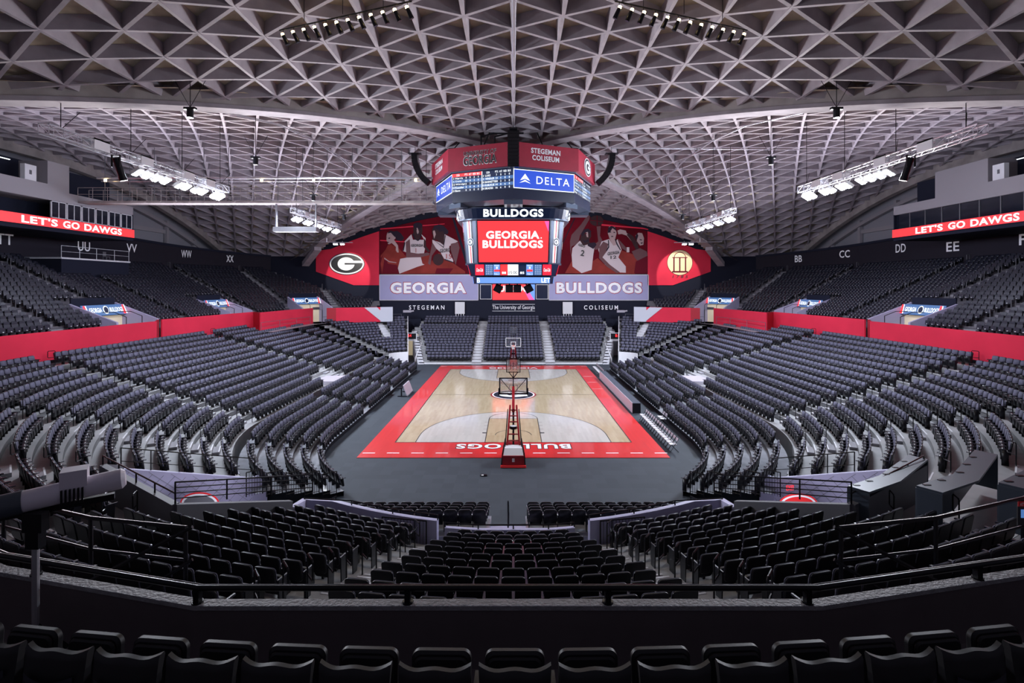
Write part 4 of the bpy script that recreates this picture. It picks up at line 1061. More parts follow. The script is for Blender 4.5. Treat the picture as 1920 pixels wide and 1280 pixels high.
# ------------------------------------------------------------------ far wall and murals
def FW(px, py, y=YW-.1): return ((px-CX)*(80.0/F), y, CZ+(HY-py)*(80.0/F))
mb = MB(); xs = np.linspace(-47, 47, 61)
for a, b in zip(xs, xs[1:]):
    za = g(abs(a))+.8 if abs(a) < 33.5 else 16.2; zb = g(abs(b))+.8 if abs(b) < 33.5 else 16.2
    mb.hexa([(a, YW, 0), (b, YW, 0), (b, YW+.3, 0), (a, YW+.3, 0), (a, YW, za), (b, YW, zb), (b, YW+.3, zb), (a, YW+.3, za)])
struct(mb, 'wall_far', 'navy_wall')
mb = MB(); 
for sx in (-1, 1):
    mb.box(min(sx*14.6, sx*33.4), max(sx*14.6, sx*33.4), YW-.6, YW, 0, 5.0)
struct(mb, 'wall_far', 'navy_wall')
def pp(mb, pts, m=0, off=0.0):
    P = [FW(px, py, YW-.12-off) for px, py in pts]
    # face towards the court: order so that the normal points to -y
    a = sum((P[i][0]*P[(i+1) % len(P)][2]-P[(i+1) % len(P)][0]*P[i][2]) for i in range(len(P)))
    if a < 0: P = P[::-1]
    mb.poly(P, m)
def arch_y(px): # top edge of the murals in the photo frame
    x = (px-CX)*80/F; return HY-(g(abs(x))-CZ-.75)*F/80
def panel(name, label, pts, m, cat='banner'):
    mb = MB(); P = [FW(px, py, YW-.02) for px, py in pts]; Q = [(x, YW-.12, z) for x, y, z in P]
    a = sum((P[i][0]*P[(i+1) % len(P)][2]-P[(i+1) % len(P)][0]*P[i][2]) for i in range(len(P)))
    if a < 0: P.reverse(); Q.reverse()
    mb.loft(P, Q, 0); return tag(mb.build(name, m), label, cat)
def mir(pts): return [(2*CX-x, y) for x, y in pts]
TOPL = [(592, 470)]+[(p, arch_y(p)) for p in (620, 640, 660, 680, 700)]+[(710.5, arch_y(710.5))]
gL = panel('logo_banner', 'red wall banner with black and white oval letter G emblem', TOPL+[(710.5, 534.5), (663, 534.5), (592, 509)], 'red_wall')
gR = panel('logo_banner', 'red wall banner with yellow disc, arch emblem and 1785', mir(TOPL+[(710.5, 534.5), (663, 534.5), (592, 509)]), 'red_wall')
ex_ = (1, 0, 0); ez = (0, 0, 1)
mb = MB(); c = FW(650, 494.5, YW-.13)
disc(mb, c, ex_, ez, 2.86, 1.78, 0, 48); disc(mb, (c[0], c[1]-.01, c[2]), ex_, ez, 2.74, 1.66, 1, 48); disc(mb, (c[0], c[1]-.02, c[2]), ex_, ez, 2.52, 1.46, 0, 48)
disc(mb, (c[0]-.1, c[1]-.03, c[2]), ex_, ez, 1.35, 1.05, 1, 48)
def rq(mb, c, x0, x1, z0, z1, y, m): mb.quad((c[0]+x0, c[1]-y, c[2]+z0), (c[0]+x1, c[1]-y, c[2]+z0), (c[0]+x1, c[1]-y, c[2]+z1), (c[0]+x0, c[1]-y, c[2]+z1), m)
rq(mb, c, .3, 2.66, .14, .50, .04, 1); rq(mb, c, -.3, 1.35, -.12, .14, .05, 0); rq(mb, c, .2, 1.9, -.30, -.02, .04, 1) if 0 else None
rq(mb, c, -.35, 1.6, -.1, .14, .045, 0); rq(mb, c, 1.0, 1.4, -.9, -.1, .04, 1) if 0 else None
mb.build('emblem', ['black_paint', 'white_paint'], gL)
mb = MB(); c = FW(1275, 492, YW-.13); c = (c[0], c[1], c[2])
disc(mb, c, ex_, ez, 2.06, 2.06, 1, 48); disc(mb, (c[0], c[1]-.01, c[2]), ex_, ez, 1.98, 1.98, 0, 48)
for x in (-.95, -.02, .9): rq(mb, c, x-.11, x+.11, -1.35, .75, .02, 1)
rq(mb, c, -1.2, 1.2, .72, .86, .025, 1); rq(mb, c, -1.25, 1.25, -1.6, -1.35, .025, 1)
disc(mb, (c[0], c[1]-.03, c[2]+.86), ex_, ez, .95, .8, 1, 24, 0, PI, .88)
mb.build('emblem', ['sun_cream', 'mural_shadow'], gR)
txt('1 7 8 5', (c[0]+.05, YW-.14, c[2]-2.25), ex_, ez, 2.5, .45, 'black_paint', gR, bold=.01, shear=.2)
TOPM = [(711.5, arch_y(711.5))]+[(p, arch_y(p)) for p in range(730, 960, 20)]
ml = panel('player_mural', 'dark red mural of three basketball players left of the scoreboard', TOPM+[(960, 513), (711.5, 513)], 'mural_maroon', 'mural')
mr = panel('player_mural', 'dark red mural of three basketball players right of the scoreboard', mir(TOPM+[(960, 513), (711.5, 513)]), 'mural_maroon', 'mural')
def crop4(L): return [(700+x/6.739, 390+y/6.737) for x, y in L]
def crop5(L): return [(1050+x/6.4, 390+y/6.4) for x, y in L]
def art(par, items, nm):
    order = ['mural_shadow', 'mural_glow', 'skin_dark', 'skin_mid', 'skin_light', 'jersey', 'hair', 'red_wall', 'led_red_deep', 'navy_wall']
    mb = MB()
    for m, pts in items: par['n'] = par.get('n', 0)+1; pp(mb, pts, order.index(m), .004*par['n'])
    mb.build(nm, order, par)
def ell(cx, cy, rx, ry, n=20, a=0): return [(cx+rx*math.cos(t)*math.cos(a)-ry*math.sin(t)*math.sin(a), cy+rx*math.cos(t)*math.sin(a)+ry*math.sin(t)*math.cos(a)) for t in [2*PI*i/n for i in range(n)]]
c4, c5 = crop4, crop5
art(ml, [('red_wall', c4([(85, 255), (480, 225), (900, 195), (900, 202), (480, 240), (85, 272)])), ('navy_wall', c4([(985, 90), (1010, 90), (1213, 720), (1213, 830), (1205, 830)])),
 ('red_wall', c4([(85, 400), (400, 420), (400, 430), (85, 415)])),
 ('mural_glow', c4([(100, 830), (90, 600), (200, 470), (300, 480), (400, 600), (620, 640), (700, 720), (830, 560), (1000, 690), (1160, 800), (1160, 828)])),
 ('mural_shadow', c4([(85, 828), (85, 640), (160, 540), (180, 700), (300, 720), (330, 828)]))], 'backdrop')
art(ml, [('hair', c4([(230, 300), (300, 285), (350, 320), (390, 380), (350, 420), (290, 400)])), ('skin_light', c4([(165, 350), (175, 310), (215, 290), (270, 320), (280, 380), (260, 400), (310, 470), (320, 560), (300, 590), (280, 560), (285, 490), (230, 440), (205, 455), (185, 455), (180, 430), (165, 410)])),
 ('hair', c4([(170, 320), (215, 282), (280, 300), (300, 350), (270, 365), (220, 310)])), ('mural_glow', c4([(120, 600), (180, 470), (230, 450), (300, 560), (370, 560), (400, 600), (330, 680), (200, 680), (140, 630), (110, 830), (90, 700)])), ('skin_light', c4([(140, 625), (200, 670), (290, 685), (290, 693), (200, 682), (135, 640)]))], 'left_player')
art(ml, [('jersey', c4([(395, 420), (480, 330), (500, 400), (640, 400), (605, 330), (660, 380), (660, 470), (640, 570), (480, 580), (420, 560), (370, 540)])), ('skin_dark', c4([(490, 330), (520, 300), (600, 300), (610, 350), (570, 410), (530, 400)])),
 ('skin_dark', ell(*c4([(563, 280)])[0], 8.6, 13.5)), ('hair', ell(*c4([(562, 222)])[0], 8.9, 6)), ('skin_mid', c4([(410, 430), (460, 390), (470, 560), (600, 580), (680, 560), (715, 575), (690, 610), (480, 635), (415, 625)])),
 ('skin_dark', c4([(640, 380), (665, 420), (665, 480), (720, 545), (690, 560), (635, 490)])), ('skin_light', c4([(545, 250), (560, 250), (575, 300), (560, 340), (548, 300)])),
 ('jersey', c4([(340, 640), (420, 625), (600, 620), (690, 700), (560, 740), (330, 828), (310, 760)])), ('mural_glow', c4([(600, 620), (720, 590), (740, 680), (700, 740), (620, 700)]))], 'middle_player')
art(ml, [('jersey', c4([(745, 400), (860, 440), (900, 330), (1070, 420), (960, 480), (960, 560), (1010, 660), (1010, 690), (900, 650), (850, 560), (750, 470)])), ('skin_dark', c4([(745, 260), (780, 230), (880, 240), (900, 330), (890, 470), (800, 400), (760, 405), (748, 380), (760, 350), (742, 320)])),
 ('hair', c4([(750, 270), (770, 225), (830, 205), (890, 225), (950, 290), (940, 330), (900, 330), (880, 290), (840, 300), (790, 260)])), ('skin_mid', c4([(745, 430), (800, 520), (740, 600), (720, 720), (690, 700), (720, 560)])),
 ('skin_mid', c4([(980, 450), (1070, 430), (1090, 500), (1060, 640), (1040, 720), (1000, 600), (975, 520)])), ('skin_dark', ell(*c4([(820, 650)])[0], 10, 11)), ('mural_shadow', c4([(800, 760), (1010, 760), (960, 828), (780, 828)])), ('skin_light', c4([(752, 290), (775, 280), (790, 330), (770, 385), (760, 350)]))], 'right_player')
art(ml, [('hair', c4([(528, 268), (550, 262), (552, 272), (530, 276)])), ('hair', c4([(575, 262), (600, 266), (598, 276), (574, 272)])), ('hair', c4([(545, 325), (585, 325), (575, 336), (552, 336)])), ('hair', c4([(770, 275), (795, 272), (792, 284), (772, 285)])),
 ('navy_wall', c4([(500, 335), (520, 390), (565, 418), (600, 390), (607, 335), (596, 335), (590, 385), (565, 405), (530, 385), (512, 335)])), ('navy_wall', c4([(395, 425), (405, 440), (385, 540), (372, 540)])), ('navy_wall', c4([(760, 400), (775, 408), (885, 490), (905, 340), (915, 345), (890, 505)])),
 ('navy_wall', c4([(900, 640), (1010, 680), (1010, 692), (900, 655)])), ('hair', c4([(190, 378), (212, 372), (214, 384), (194, 390)])), ('stanchion_red' if 0 else 'hair', c4([(178, 425), (200, 430), (196, 440), (182, 436)]))], 'line_art')
txt('GEORGIA', FW(*c4([(555, 472)])[0], YW-.30), ex_, ez, 1.9, .45, 'black_paint', ml); txt('1', FW(*c4([(540, 535)])[0], YW-.30), ex_, ez, .3, .7, 'stanchion_red', ml)
txt('GEORG', FW(*c4([(905, 535)])[0], YW-.30), (1, 0, .12), ez, 1.6, .6, 'black_paint', ml); txt('15', FW(*c4([(955, 610)])[0], YW-.30), ex_, ez, .9, .75, 'stanchion_red', ml)
art(mr, [('red_wall', c5([(500, 190), (1000, 235), (1060, 250), (1060, 262), (1000, 250), (500, 210)])), ('navy_wall', c5([(170, 125), (185, 120), (-140, 790), (-150, 790)])),
 ('mural_glow', c5([(60, 780), (150, 620), (300, 700), (450, 600), (560, 700), (720, 500), (900, 560), (960, 700), (900, 790)])), ('mural_shadow', c5([(890, 780), (910, 640), (1055, 575), (1055, 785)]))], 'backdrop')
art(mr, [('skin_mid', c5([(330, 85), (360, 90), (355, 130), (240, 330), (220, 420), (140, 460), (125, 560), (120, 400), (140, 320), (250, 200)])), ('skin_mid', c5([(440, 220), (490, 215), (480, 330), (510, 390), (480, 490), (420, 500), (420, 430), (460, 400)])),
 ('jersey', c5([(150, 480), (240, 390), (330, 420), (420, 440), (400, 560), (380, 740), (260, 780), (150, 700), (140, 560)])), ('skin_dark', c5([(255, 320), (290, 260), (370, 270), (375, 340), (350, 380), (360, 430), (280, 450), (240, 390)])),
 ('hair', c5([(250, 310), (290, 255), (340, 245), (378, 280), (360, 300), (300, 290), (270, 340)])), ('hair', c5([(260, 380), (300, 390), (345, 370), (350, 400), (300, 420)])), ('skin_dark', ell(*c5([(440, 150)])[0], 13, 10)), ('hair', c5([(340, 420), (420, 410), (440, 440), (400, 490), (330, 450)])), ('skin_light', c5([(310, 290), (335, 285), (340, 350), (320, 345)]))], 'left_player')
art(mr, [('jersey', c5([(500, 400), (590, 370), (640, 450), (690, 370), (740, 500), (700, 590), (790, 700), (790, 775), (680, 770), (540, 680), (480, 560), (460, 500)])), ('skin_light', c5([(570, 290), (590, 220), (660, 225), (680, 300), (665, 360), (680, 440), (640, 450), (600, 380)])),
 ('hair', c5([(570, 300), (580, 235), (620, 212), (665, 235), (678, 275), (630, 240), (600, 290)])), ('skin_mid', c5([(470, 470), (520, 400), (580, 430), (560, 520), (510, 590), (600, 680), (720, 770), (680, 780), (560, 700), (470, 600)])), ('skin_mid', c5([(700, 370), (790, 470), (800, 520), (740, 480)])), ('jersey', c5([(800, 470), (832, 470), (832, 530), (800, 530)]))], 'middle_player')
art(mr, [('skin_light', c5([(690, 270), (720, 255), (790, 270), (800, 300), (850, 330), (920, 400), (950, 500), (920, 510), (860, 400), (800, 330), (740, 310), (700, 315)])), ('skin_dark', c5([(820, 300), (880, 340), (930, 420), (950, 500), (920, 515), (860, 400), (800, 320)])),
 ('skin_light', c5([(905, 330), (940, 295), (985, 300), (1008, 360), (1000, 440), (960, 450), (925, 400)])), ('skin_mid', c5([(860, 520), (960, 480), (1040, 520), (1055, 570), (930, 630), (900, 600)])), ('hair', c5([(900, 350), (925, 300), (940, 330), (920, 390)]))], 'right_player')
art(mr, [('hair', c5([(590, 285), (612, 282), (612, 292), (592, 295)])), ('hair', c5([(640, 285), (662, 288), (660, 298), (640, 294)])), ('hair', c5([(612, 335), (640, 335), (636, 345), (616, 345)])), ('hair', c5([(955, 372), (985, 378), (982, 388), (956, 384)])), ('hair', c5([(965, 415), (995, 410), (985, 428), (970, 426)])),
 ('navy_wall', c5([(575, 385), (585, 380), (590, 470), (560, 520), (553, 512), (578, 462)])), ('navy_wall', c5([(655, 372), (665, 368), (690, 430), (730, 500), (722, 508), (680, 440)])), ('mural_shadow', c5([(300, 300), (320, 298), (320, 308), (302, 312)])), ('mural_shadow', c5([(440, 92), (448, 90), (452, 210), (440, 212)])), ('mural_shadow', c5([(360, 140), (520, 160), (520, 168), (360, 150)]))], 'line_art')
txt('GEO', FW(*c5([(260, 450)])[0], YW-.30), (1, 0, -.3), (.2, 0, 1), 1.1, .4, 'black_paint', mr); txt('2', FW(*c5([(270, 540)])[0], YW-.30), (1, 0, -.2), (.2, 0, 1), .6, .95, 'black_paint', mr)
txt('GEORGIA', FW(*c5([(640, 540)])[0], YW-.30), (1, 0, .15), ez, 1.9, .5, 'black_paint', mr); txt('12', FW(*c5([(640, 590)])[0], YW-.30), (1, 0, .1), ez, .95, .5, 'black_paint', mr)
for q_ in (ml, mr): del q_['n']
for nm, x0, x1, t0, t1 in (('GEORGIA', 711, 897, 732, 874), ('BULLDOGS', 1029, 1216.5, 1043, 1204)):
    o = panel('name_banner', 'pale lilac wall banner with big white letters %s' % nm, [(x0, 514.5), (x1, 514.5), (x1, 563), (x0, 563)], 'canvas_lilac')
    mb = MB()
    for a, b, c, d in ((x0, 514.5, x1, 515.6), (x0, 561.9, x1, 563), (x0, 514.5, x0+1, 563), (x1-1, 514.5, x1, 563)): pp(mb, [(a, b), (c, b), (c, d), (a, d)], 0, .02)
    mb.build('edge_trim', 'white_metal', o)
    cc = FW((t0+t1)/2, 539.5, YW-.13); Wd = (t1-t0)*80/F
    txt(nm, (cc[0], cc[1], cc[2]), ex_, ez, Wd+.22, 1.95, 'red_dark', o, bold=.085, th=.01, spb=.075); txt(nm, (cc[0], cc[1], cc[2]), ex_, ez, Wd, 1.75, 'letter_white', o, bold=.06, th=.03, spb=.075)
sc_ = panel('wall_screen', 'red lit video screen low on the far wall under the scoreboard', [(923.5, 533), (1003, 533), (1003, 562), (923.5, 562)], 'led_red', 'screen')
mb = MB(); pp(mb, [(983, 545), (990, 545), (1002, 562), (992, 562)], 0, .03); pp(mb, [(990, 533), (1003, 533), (1003, 562), (1001, 562), (990, 543)], 1, .02); mb.build('stripes', ['led_pink', 'led_lightblue'], sc_)
txt('BULLDOGS', FW(963, 541, YW-.16), ex_, ez, 5.6, 1.0, 'led_white', sc_, bold=.05)
for x0, x1, nm in ((900, 922, 'left'), (1005, 1028, 'right')):
    o = panel('wall_screen', 'dark framed side screen %s of the red far wall screen' % nm, [(x0, 533), (x1, 533), (x1, 561), (x0, 561)], 'white_metal', 'screen')
    mb = MB(); pp(mb, [(x0+1, 534), (x1-1, 534), (x1-1, 560), (x0+1, 560)], 0, .02); mb.build('glass_face', 'navy_hull', o)
o = txt('STEGEMAN', FW(801, 576, YW-.62), ex_, ez, 5.6, .68, 'letter_white', bold=.02, space=1.5, name='wall_lettering'); tag(o, 'spaced white letters STEGEMAN on the dark far wall', 'lettering')
o = txt('COLISEUM', FW(1126, 576, YW-.62), ex_, ez, 5.4, .68, 'letter_white', bold=.02, space=1.5, name='wall_lettering'); tag(o, 'spaced white letters COLISEUM on the dark far wall', 'lettering')
un = empty('university_sign', 'white wall lettering The University of Georgia between two thin lines', 'lettering')
txt('The University of Georgia', FW(963, 577, YW-.02), ex_, ez, 6.8, .8, 'letter_white', un, bold=.01)
mb = MB(); pp(mb, [(923, 570), (1003, 570), (1003, 570.7), (923, 570.7)]); pp(mb, [(923, 582.6), (1003, 582.6), (1003, 583.3), (923, 583.3)]); mb.build('lines', 'letter_white', un)
for x0, x1, nm in ((853.5, 871.5, 'left'), (1055, 1073, 'right')):
    mb = MB(); a = FW(x0, 566); b = FW(x1, 588); mb.box(a[0], b[0], YW-.5, YW-.1, b[2], a[2], 0)
    for k in range(4): mb.box(a[0]+.1+.4*k, a[0]+.2+.4*k, YW-.45, YW-.35, b[2]-.45, b[2], 0)
    tag(mb.build('wall_cabinet', 'white_metal'), 'pale rectangular box with short feet on the far wall, %s' % nm, 'cabinet')
# ------------------------------------------------------------------ tunnels
for s in (-1, 1):
    sd = 'right' if s > 0 else 'left'
    mb = MB(); a, b = sorted((s*13.6, s*16.6)); mb.box(a, b, 27.0, 27.2, 0, 3); struct(mb, 'wall_tunnel', 'lit_cream_wall' if s < 0 else 'pale_wall')
    mb = MB(); a, b = sorted((s*12.9, s*13.05)); mb.hexa([(a, 19.6, 0), (b, 19.6, 0), (b, 26, 0), (a, 26, 0), (a, 19.6, .6), (b, 19.6, .6), (b, 26, 2.6), (a, 26, 2.6)]); struct(mb, 'wall_tunnel', 'white_metal')
    ck = empty('tunnel_clock', 'black clock with red digits above the far %s tunnel' % sd, 'clock')
    mb = MB(); mb.box(s*14.9-1.15, s*14.9+1.15, 24.6, 24.9, 2.55, 3.5, 1); mb.box(s*14.9-1.08, s*14.9+1.08, 24.58, 24.6, 2.62, 3.43, 0); mb.build('case', ['black_metal', 'white_metal'], ck)
    txt('8:54', (s*14.9, 24.56, 3.12), ex_, ez, .85, .42, 'led_red', ck, bold=.02)
    mb = MB(); mb.box(s*14.9-1.2, s*14.9+1.2, 24.7, 26, 2.35, 2.55); struct(mb, 'trim_5', 'white_metal')
# ------------------------------------------------------------------ scoreboard
sb = empty('scoreboard', 'huge octagonal centre-hung scoreboard with red banner above video screens', 'scoreboard', (0, 0, 17))
sb.location = (0, 0, 0)
def octv(R, k): a = -PI/2+k*PI/4; return (R*math.cos(a), R*math.sin(a))
def octring(mb, R0, z0, R1, z1, m=0, cap=False):
    A = [(*octv(R0, k), z0) for k in range(8)]; B = [(*octv(R1, k), z1) for k in range(8)]; mb.loft(A, B, m, cap)
def face(R, k, z0, z1):
    a, b = Vector((*octv(R, k), 0)), Vector((*octv(R, k+1), 0)); r = (b-a).normalized(); c = (a+b)/2; c.z = (z0+z1)/2
    return c, r, (b-a).length
mb = MB(); octring(mb, 7.6, 19.55, 7.6, 21.4, 0, True); bn = mb.build('banner', 'board_red', sb)
mb = MB(); octring(mb, 7.15, 17.0, 7.15, 19.55, 0, True); octring(mb, 7.3, 19.42, 7.3, 19.55, 1); mb.build('hull', ['navy_hull', 'hull_panel'], sb)
up = (0, 0, 1)
def ft(par, s_, k, R, z, Wd, H, m, dx=0, **kw):
    c, r, L = face(R, k, z, z); c = c+r*dx; return txt(s_, c, r, up, Wd, H, m, par, **kw)
# face 7 = front left, face 0 = front right, 6 = left, 1 = right
for k in (7, 3):
    ft(bn, 'UNIVERSITY OF', k, 7.62, 20.82, 2.9, .36, 'white_paint', .0, bold=.04, spb=.03); ft(bn, 'UNIVERSITY OF', k, 7.65, 20.82, 2.86, .32, 'black_paint', .0, bold=.0, spb=.03)
    ft(bn, 'GEORGIA', k, 7.62, 20.22, 3.0, .78, 'white_paint', .0, bold=.06, spb=.04); ft(bn, 'GEORGIA', k, 7.65, 20.22, 2.9, .68, 'black_paint', .0, bold=.015, spb=.04)
for k in (0, 6, 4, 2):
    ft(bn, 'STEGEMAN', k, 7.62, 20.85, 2.6, .42, 'white_paint', -.1, bold=.045); ft(bn, 'COLISEUM', k, 7.62, 20.3, 2.4, .42, 'white_paint', -.1, bold=.045)
for k in (1, 5):
    mb = MB(); c, r, L = face(7.64, k, 20.5, 20.5)
    disc(mb, c, r, up, 1.15, .78, 1, 32); disc(mb, c, r, up, 1.05, .7, 0, 32, off=.01); disc(mb, c, r, up, .85, .55, 1, 32, a0=.4, a1=2*PI-.1, inner=.55, off=.02)
    n_ = r.cross(Vector(up))*.02; q_ = lambda x, z: c+r*x+Vector((0, 0, z))+n_
    mb.quad(q_(0, -.12), q_(.86, -.12), q_(.86, .12), q_(0, .12), 1); mb.quad(q_(.6, -.4), q_(.86, -.3), q_(.86, .0), q_(.6, 0), 1)
    mb.build('emblem', ['black_paint', 'white_paint'], bn)
# led ring
def fquad(mb, k, R, x0, x1, z0, z1, m=0, off=0):
    c, r, L = face(R, k, 0, 0); n_ = r.cross(Vector(up)); c = c+n_*off; a = c+r*x0; b = c+r*x1
    mb.quad((a.x, a.y, z0), (b.x, b.y, z0), (b.x, b.y, z1), (a.x, a.y, z1), m)
FL = 2*7.15*math.sin(PI/8)/2
for k in (0, 6, 2, 4):
    blue = MB(); tri = MB(); fquad(blue, k, 7.15, -FL, FL, 17.85, 19.38, 1, .02); fquad(blue, k, 7.15, -FL+.06, FL-.06, 17.91, 19.32, 0, .03)
    bl = blue.build('sponsor_screen', ['led_blue', 'led_white'], sb)
    ft(bl, 'DELTA', k, 7.2, 18.62, 3.0, .6, 'led_white', .75, bold=.0, space=1.2)
    c, r, L = face(7.2, k, 18.62, 18.62); n_ = r.cross(Vector(up))*.02; c = c-r*1.75
    def tp(x, z): return c+r*x+Vector((0, 0, z))+n_
    tri.poly([tp(-.42, -.12), tp(0, .02), tp(0, .42)]); tri.poly([tp(0, .42), tp(0, .02), tp(.42, -.12)]); tri.poly([tp(-.5, -.34), tp(.0, -.2), tp(0, -.06)]); tri.poly([tp(0, -.2), tp(.5, -.34), tp(0, -.06)])
    tri.build('triangle_logo', 'led_white', bl)
rows = [('2', 'Harris', '0 0 2 1', '1', 'LUKE', '7 0 1 0'), ('4', 'Crump', '10 0 2 0', '3', 'WINDLER', '21 1 0 0'), ('13', 'Wilridge', '2 3 4 0', '20', 'BARNETTE', '18 2 1 0'), ('34', 'Kessler', '3 0 6 0', '33', 'EUBUKUE', '14 0 6 0'), ('21', 'Benn', '0 0 0 0', '30', 'BRADES', '16 6 0 0')]
TBS = {}
for k in (7, 1, 5, 3):
    H = 1.53/6; table = MB()
    for i in range(6):
        z1 = 19.38-i*H
        fquad(table, k, 7.15, -FL, 0, z1-H, z1, 3 if i == 0 else (0 if i % 2 else 1), .02); fquad(table, k, 7.15, 0, FL, z1-H, z1, 2 if i == 0 else (0 if i % 2 else 1), .02)
    fquad(table, k, 7.15, -.03, .03, 17.85, 19.38, 4, .03)
    TBS[k] = table.build('player_table', ['led_navy', 'led_midblue', 'led_navy', 'led_red', 'led_white'], sb)
for k in (7, 1):
    H = 1.53/6; tb = TBS[k]
    for half, nm in ((-1, 'UGA'), (1, 'USA')):
        z = 19.38-H/2; o_ = -FL if half < 0 else 0
        ft(tb, nm, k, 7.18, z, .3, H*.7, 'led_white', o_+.55, bold=.0)
        for q, t in enumerate(('PTS', 'AST', 'REB', 'BLK')): ft(tb, t, k, 7.18, z, .26, H*.62, 'led_white', o_+1.3+.37*q, bold=0)
        for i, rw in enumerate(rows):
            z = 19.38-H*(i+1.5); a, b, c = (rw[0], rw[1], rw[2]) if half < 0 else (rw[3], rw[4], rw[5])
            ft(tb, a, k, 7.18, z, .09*len(a), H*.6, 'led_white', o_+.14, bold=0); ft(tb, b, k, 7.18, z, .115*len(b), H*.62, 'led_white', o_+.3+.058*len(b), bold=.01)
            for q, t in enumerate(c.split()): ft(tb, t, k, 7.18, z, .09*len(t), H*.6, 'led_white', o_+1.3+.37*q, bold=.01)
# underside of the hull and the curved name band
mb = MB(); octring(mb, 7.15, 17.0, 6.3, 16.72, 1); octring(mb, 6.3, 16.72, 5.0, 16.95, 0); 
for k in range(8):
    a = -PI/2+k*PI/4
    mb.T = Matrix.Rotation(a, 4, 'Z'); mb.box(5.3, 6.9, -.75, .75, 16.6, 16.98, 1); mb.T = None
mb.build('underside', ['navy_hull', 'hull_panel'], sb)
def sqr(hx, r, n=8):   # rounded square outline, hx half size, r corner radius
    P = []
    for cx, cy, a0 in ((hx-r, -hx+r, -PI/2), (hx-r, hx-r, 0), (-hx+r, hx-r, PI/2), (-hx+r, -hx+r, PI)):
        for i in range(n+1): a = a0+PI/2*i/n; P.append((cx+r*math.cos(a), cy+r*math.sin(a)))
    return P
def ringm(mb, o0, z0, o1, z1, m=0, cap=False): mb.loft([(*p, z0) for p in o0], [(*p, z1) for p in o1], m, cap)
mb = MB(); ringm(mb, sqr(4.75, 2.2), 15.75, sqr(4.95, 2.3), 16.62, 0, True); ringm(mb, sqr(4.85, 2.2), 15.68, sqr(4.85, 2.2), 15.76, 1, True); ringm(mb, sqr(5.05, 2.3), 16.6, sqr(5.05, 2.3), 16.68, 1, True)
nb = mb.build('name_band', ['navy_hull', 'hull_panel'], sb)
for nm, r, c in (('BULLDOGS', (1, 0, 0), (0, -4.92, 16.2)), ('GEORGIA', (0, 1, 0), (4.92, 0, 16.2)), ('GEORGIA', (0, -1, 0), (-4.92, 0, 16.2))):
    txt(nm, c, r, up, 5.0 if nm == 'BULLDOGS' else 6.2, .66, 'led_white', nb, bold=.05)
# main cube, four tilted screens and striped corners
T0, T1, B0, B1 = 4.4, 3.08, 4.1, 2.98
zt, zb = 15.68, 12.1
mb = MB()
def chs(h, c): return [(c, -h), (h, -c), (h, c), (c, h), (-c, h), (-h, c), (-h, -c), (-c, -h)]
ringm(mb, chs(B0, B1), zb, chs(T0, T1), zt, 0, True); ringm(mb, chs(B0+.08, B1), zb-.15, chs(B0+.08, B1), zb, 0, True); mb.build('cube_body', 'navy_hull', sb)
for k in range(4):
    Rm = Matrix.Rotation(k*PI/2, 4, 'Z')
    mb = MB(); mb.T = Rm; mb.quad((-B1+.06, -B0-.02, zb+.05), (B1-.06, -B0-.02, zb+.05), (T1-.06, -T0-.02, zt-.08), (-T1+.06, -T0-.02, zt-.08))
    mb.quad((T1-.45, -T0-.03, zt-.1), (T1-.08, -T0-.03, zt-.1), (T1-.09, -T0+.03, zt-.95), (T1-.15, -T0+.03, zt-.9), 1)
    scn = mb.build('video_screen', ['led_red', 'led_pink'], sb)
    r = Rm @ Vector((1, 0, 0)); u = Rm @ Vector((0, -(T0-B0)/(zt-zb), 1)); 
    txt('GEORGIA', Rm @ Vector((-.05, -4.32, 14.44)), r, u, 4.5, .66, 'led_white', scn, bold=.05, th=.04); txt('BULLDOGS', Rm @ Vector((-.05, -4.26, 13.66)), r, u, 5.1, .66, 'led_white', scn, bold=.05, th=.04)
    txt('.', Rm @ Vector((2.35, -4.32, 14.18)), r, u, .1, .1, 'led_white', scn, bold=.05, th=.04)
    # corner
    mb = MB(); mb.T = Rm
    a0, b0 = Vector((B1, -B0, zb)), Vector((B0, -B1, zb)); a1, b1 = Vector((T1, -T0, zt)), Vector((T0, -T1, zt)); n_ = Vector((1, -1, 0)).normalized()*.03
    for i, (f0, f1, m) in enumerate(((0, .08, 0), (.08, .3, 1), (.3, .42, 3), (.42, .5, 2), (.5, .58, 3), (.58, .7, 0), (.7, .92, 1), (.92, 1, 0))):
        mb.quad(a0.lerp(b0, f0)+n_, a0.lerp(b0, f1)+n_, a1.lerp(b1, f1)+n_, a1.lerp(b1, f0)+n_, m)
    c = (a0+b0+a1+b1)/4+n_*2; rr = (b0-a0).normalized(); uu = ((a1+b1)/2-(a0+b0)/2).normalized()
    disc(mb, c, rr, uu, .42, .36, 3, 20); disc(mb, c, rr, uu, .37, .31, 0, 20, off=.01); disc(mb, c, rr, uu, .28, .22, 3, 20, a0=.4, a1=2*PI-.1, inner=.5, off=.02); n2 = rr.cross(uu)*.02; mb.quad(c-uu*.05+n2, c+rr*.28-uu*.05+n2, c+rr*.28+uu*.05+n2, c+uu*.05+n2, 3)
    mb.build('striped_corner', ['navy_hull', 'hull_panel', 'red_paint', 'white_paint'], sb)
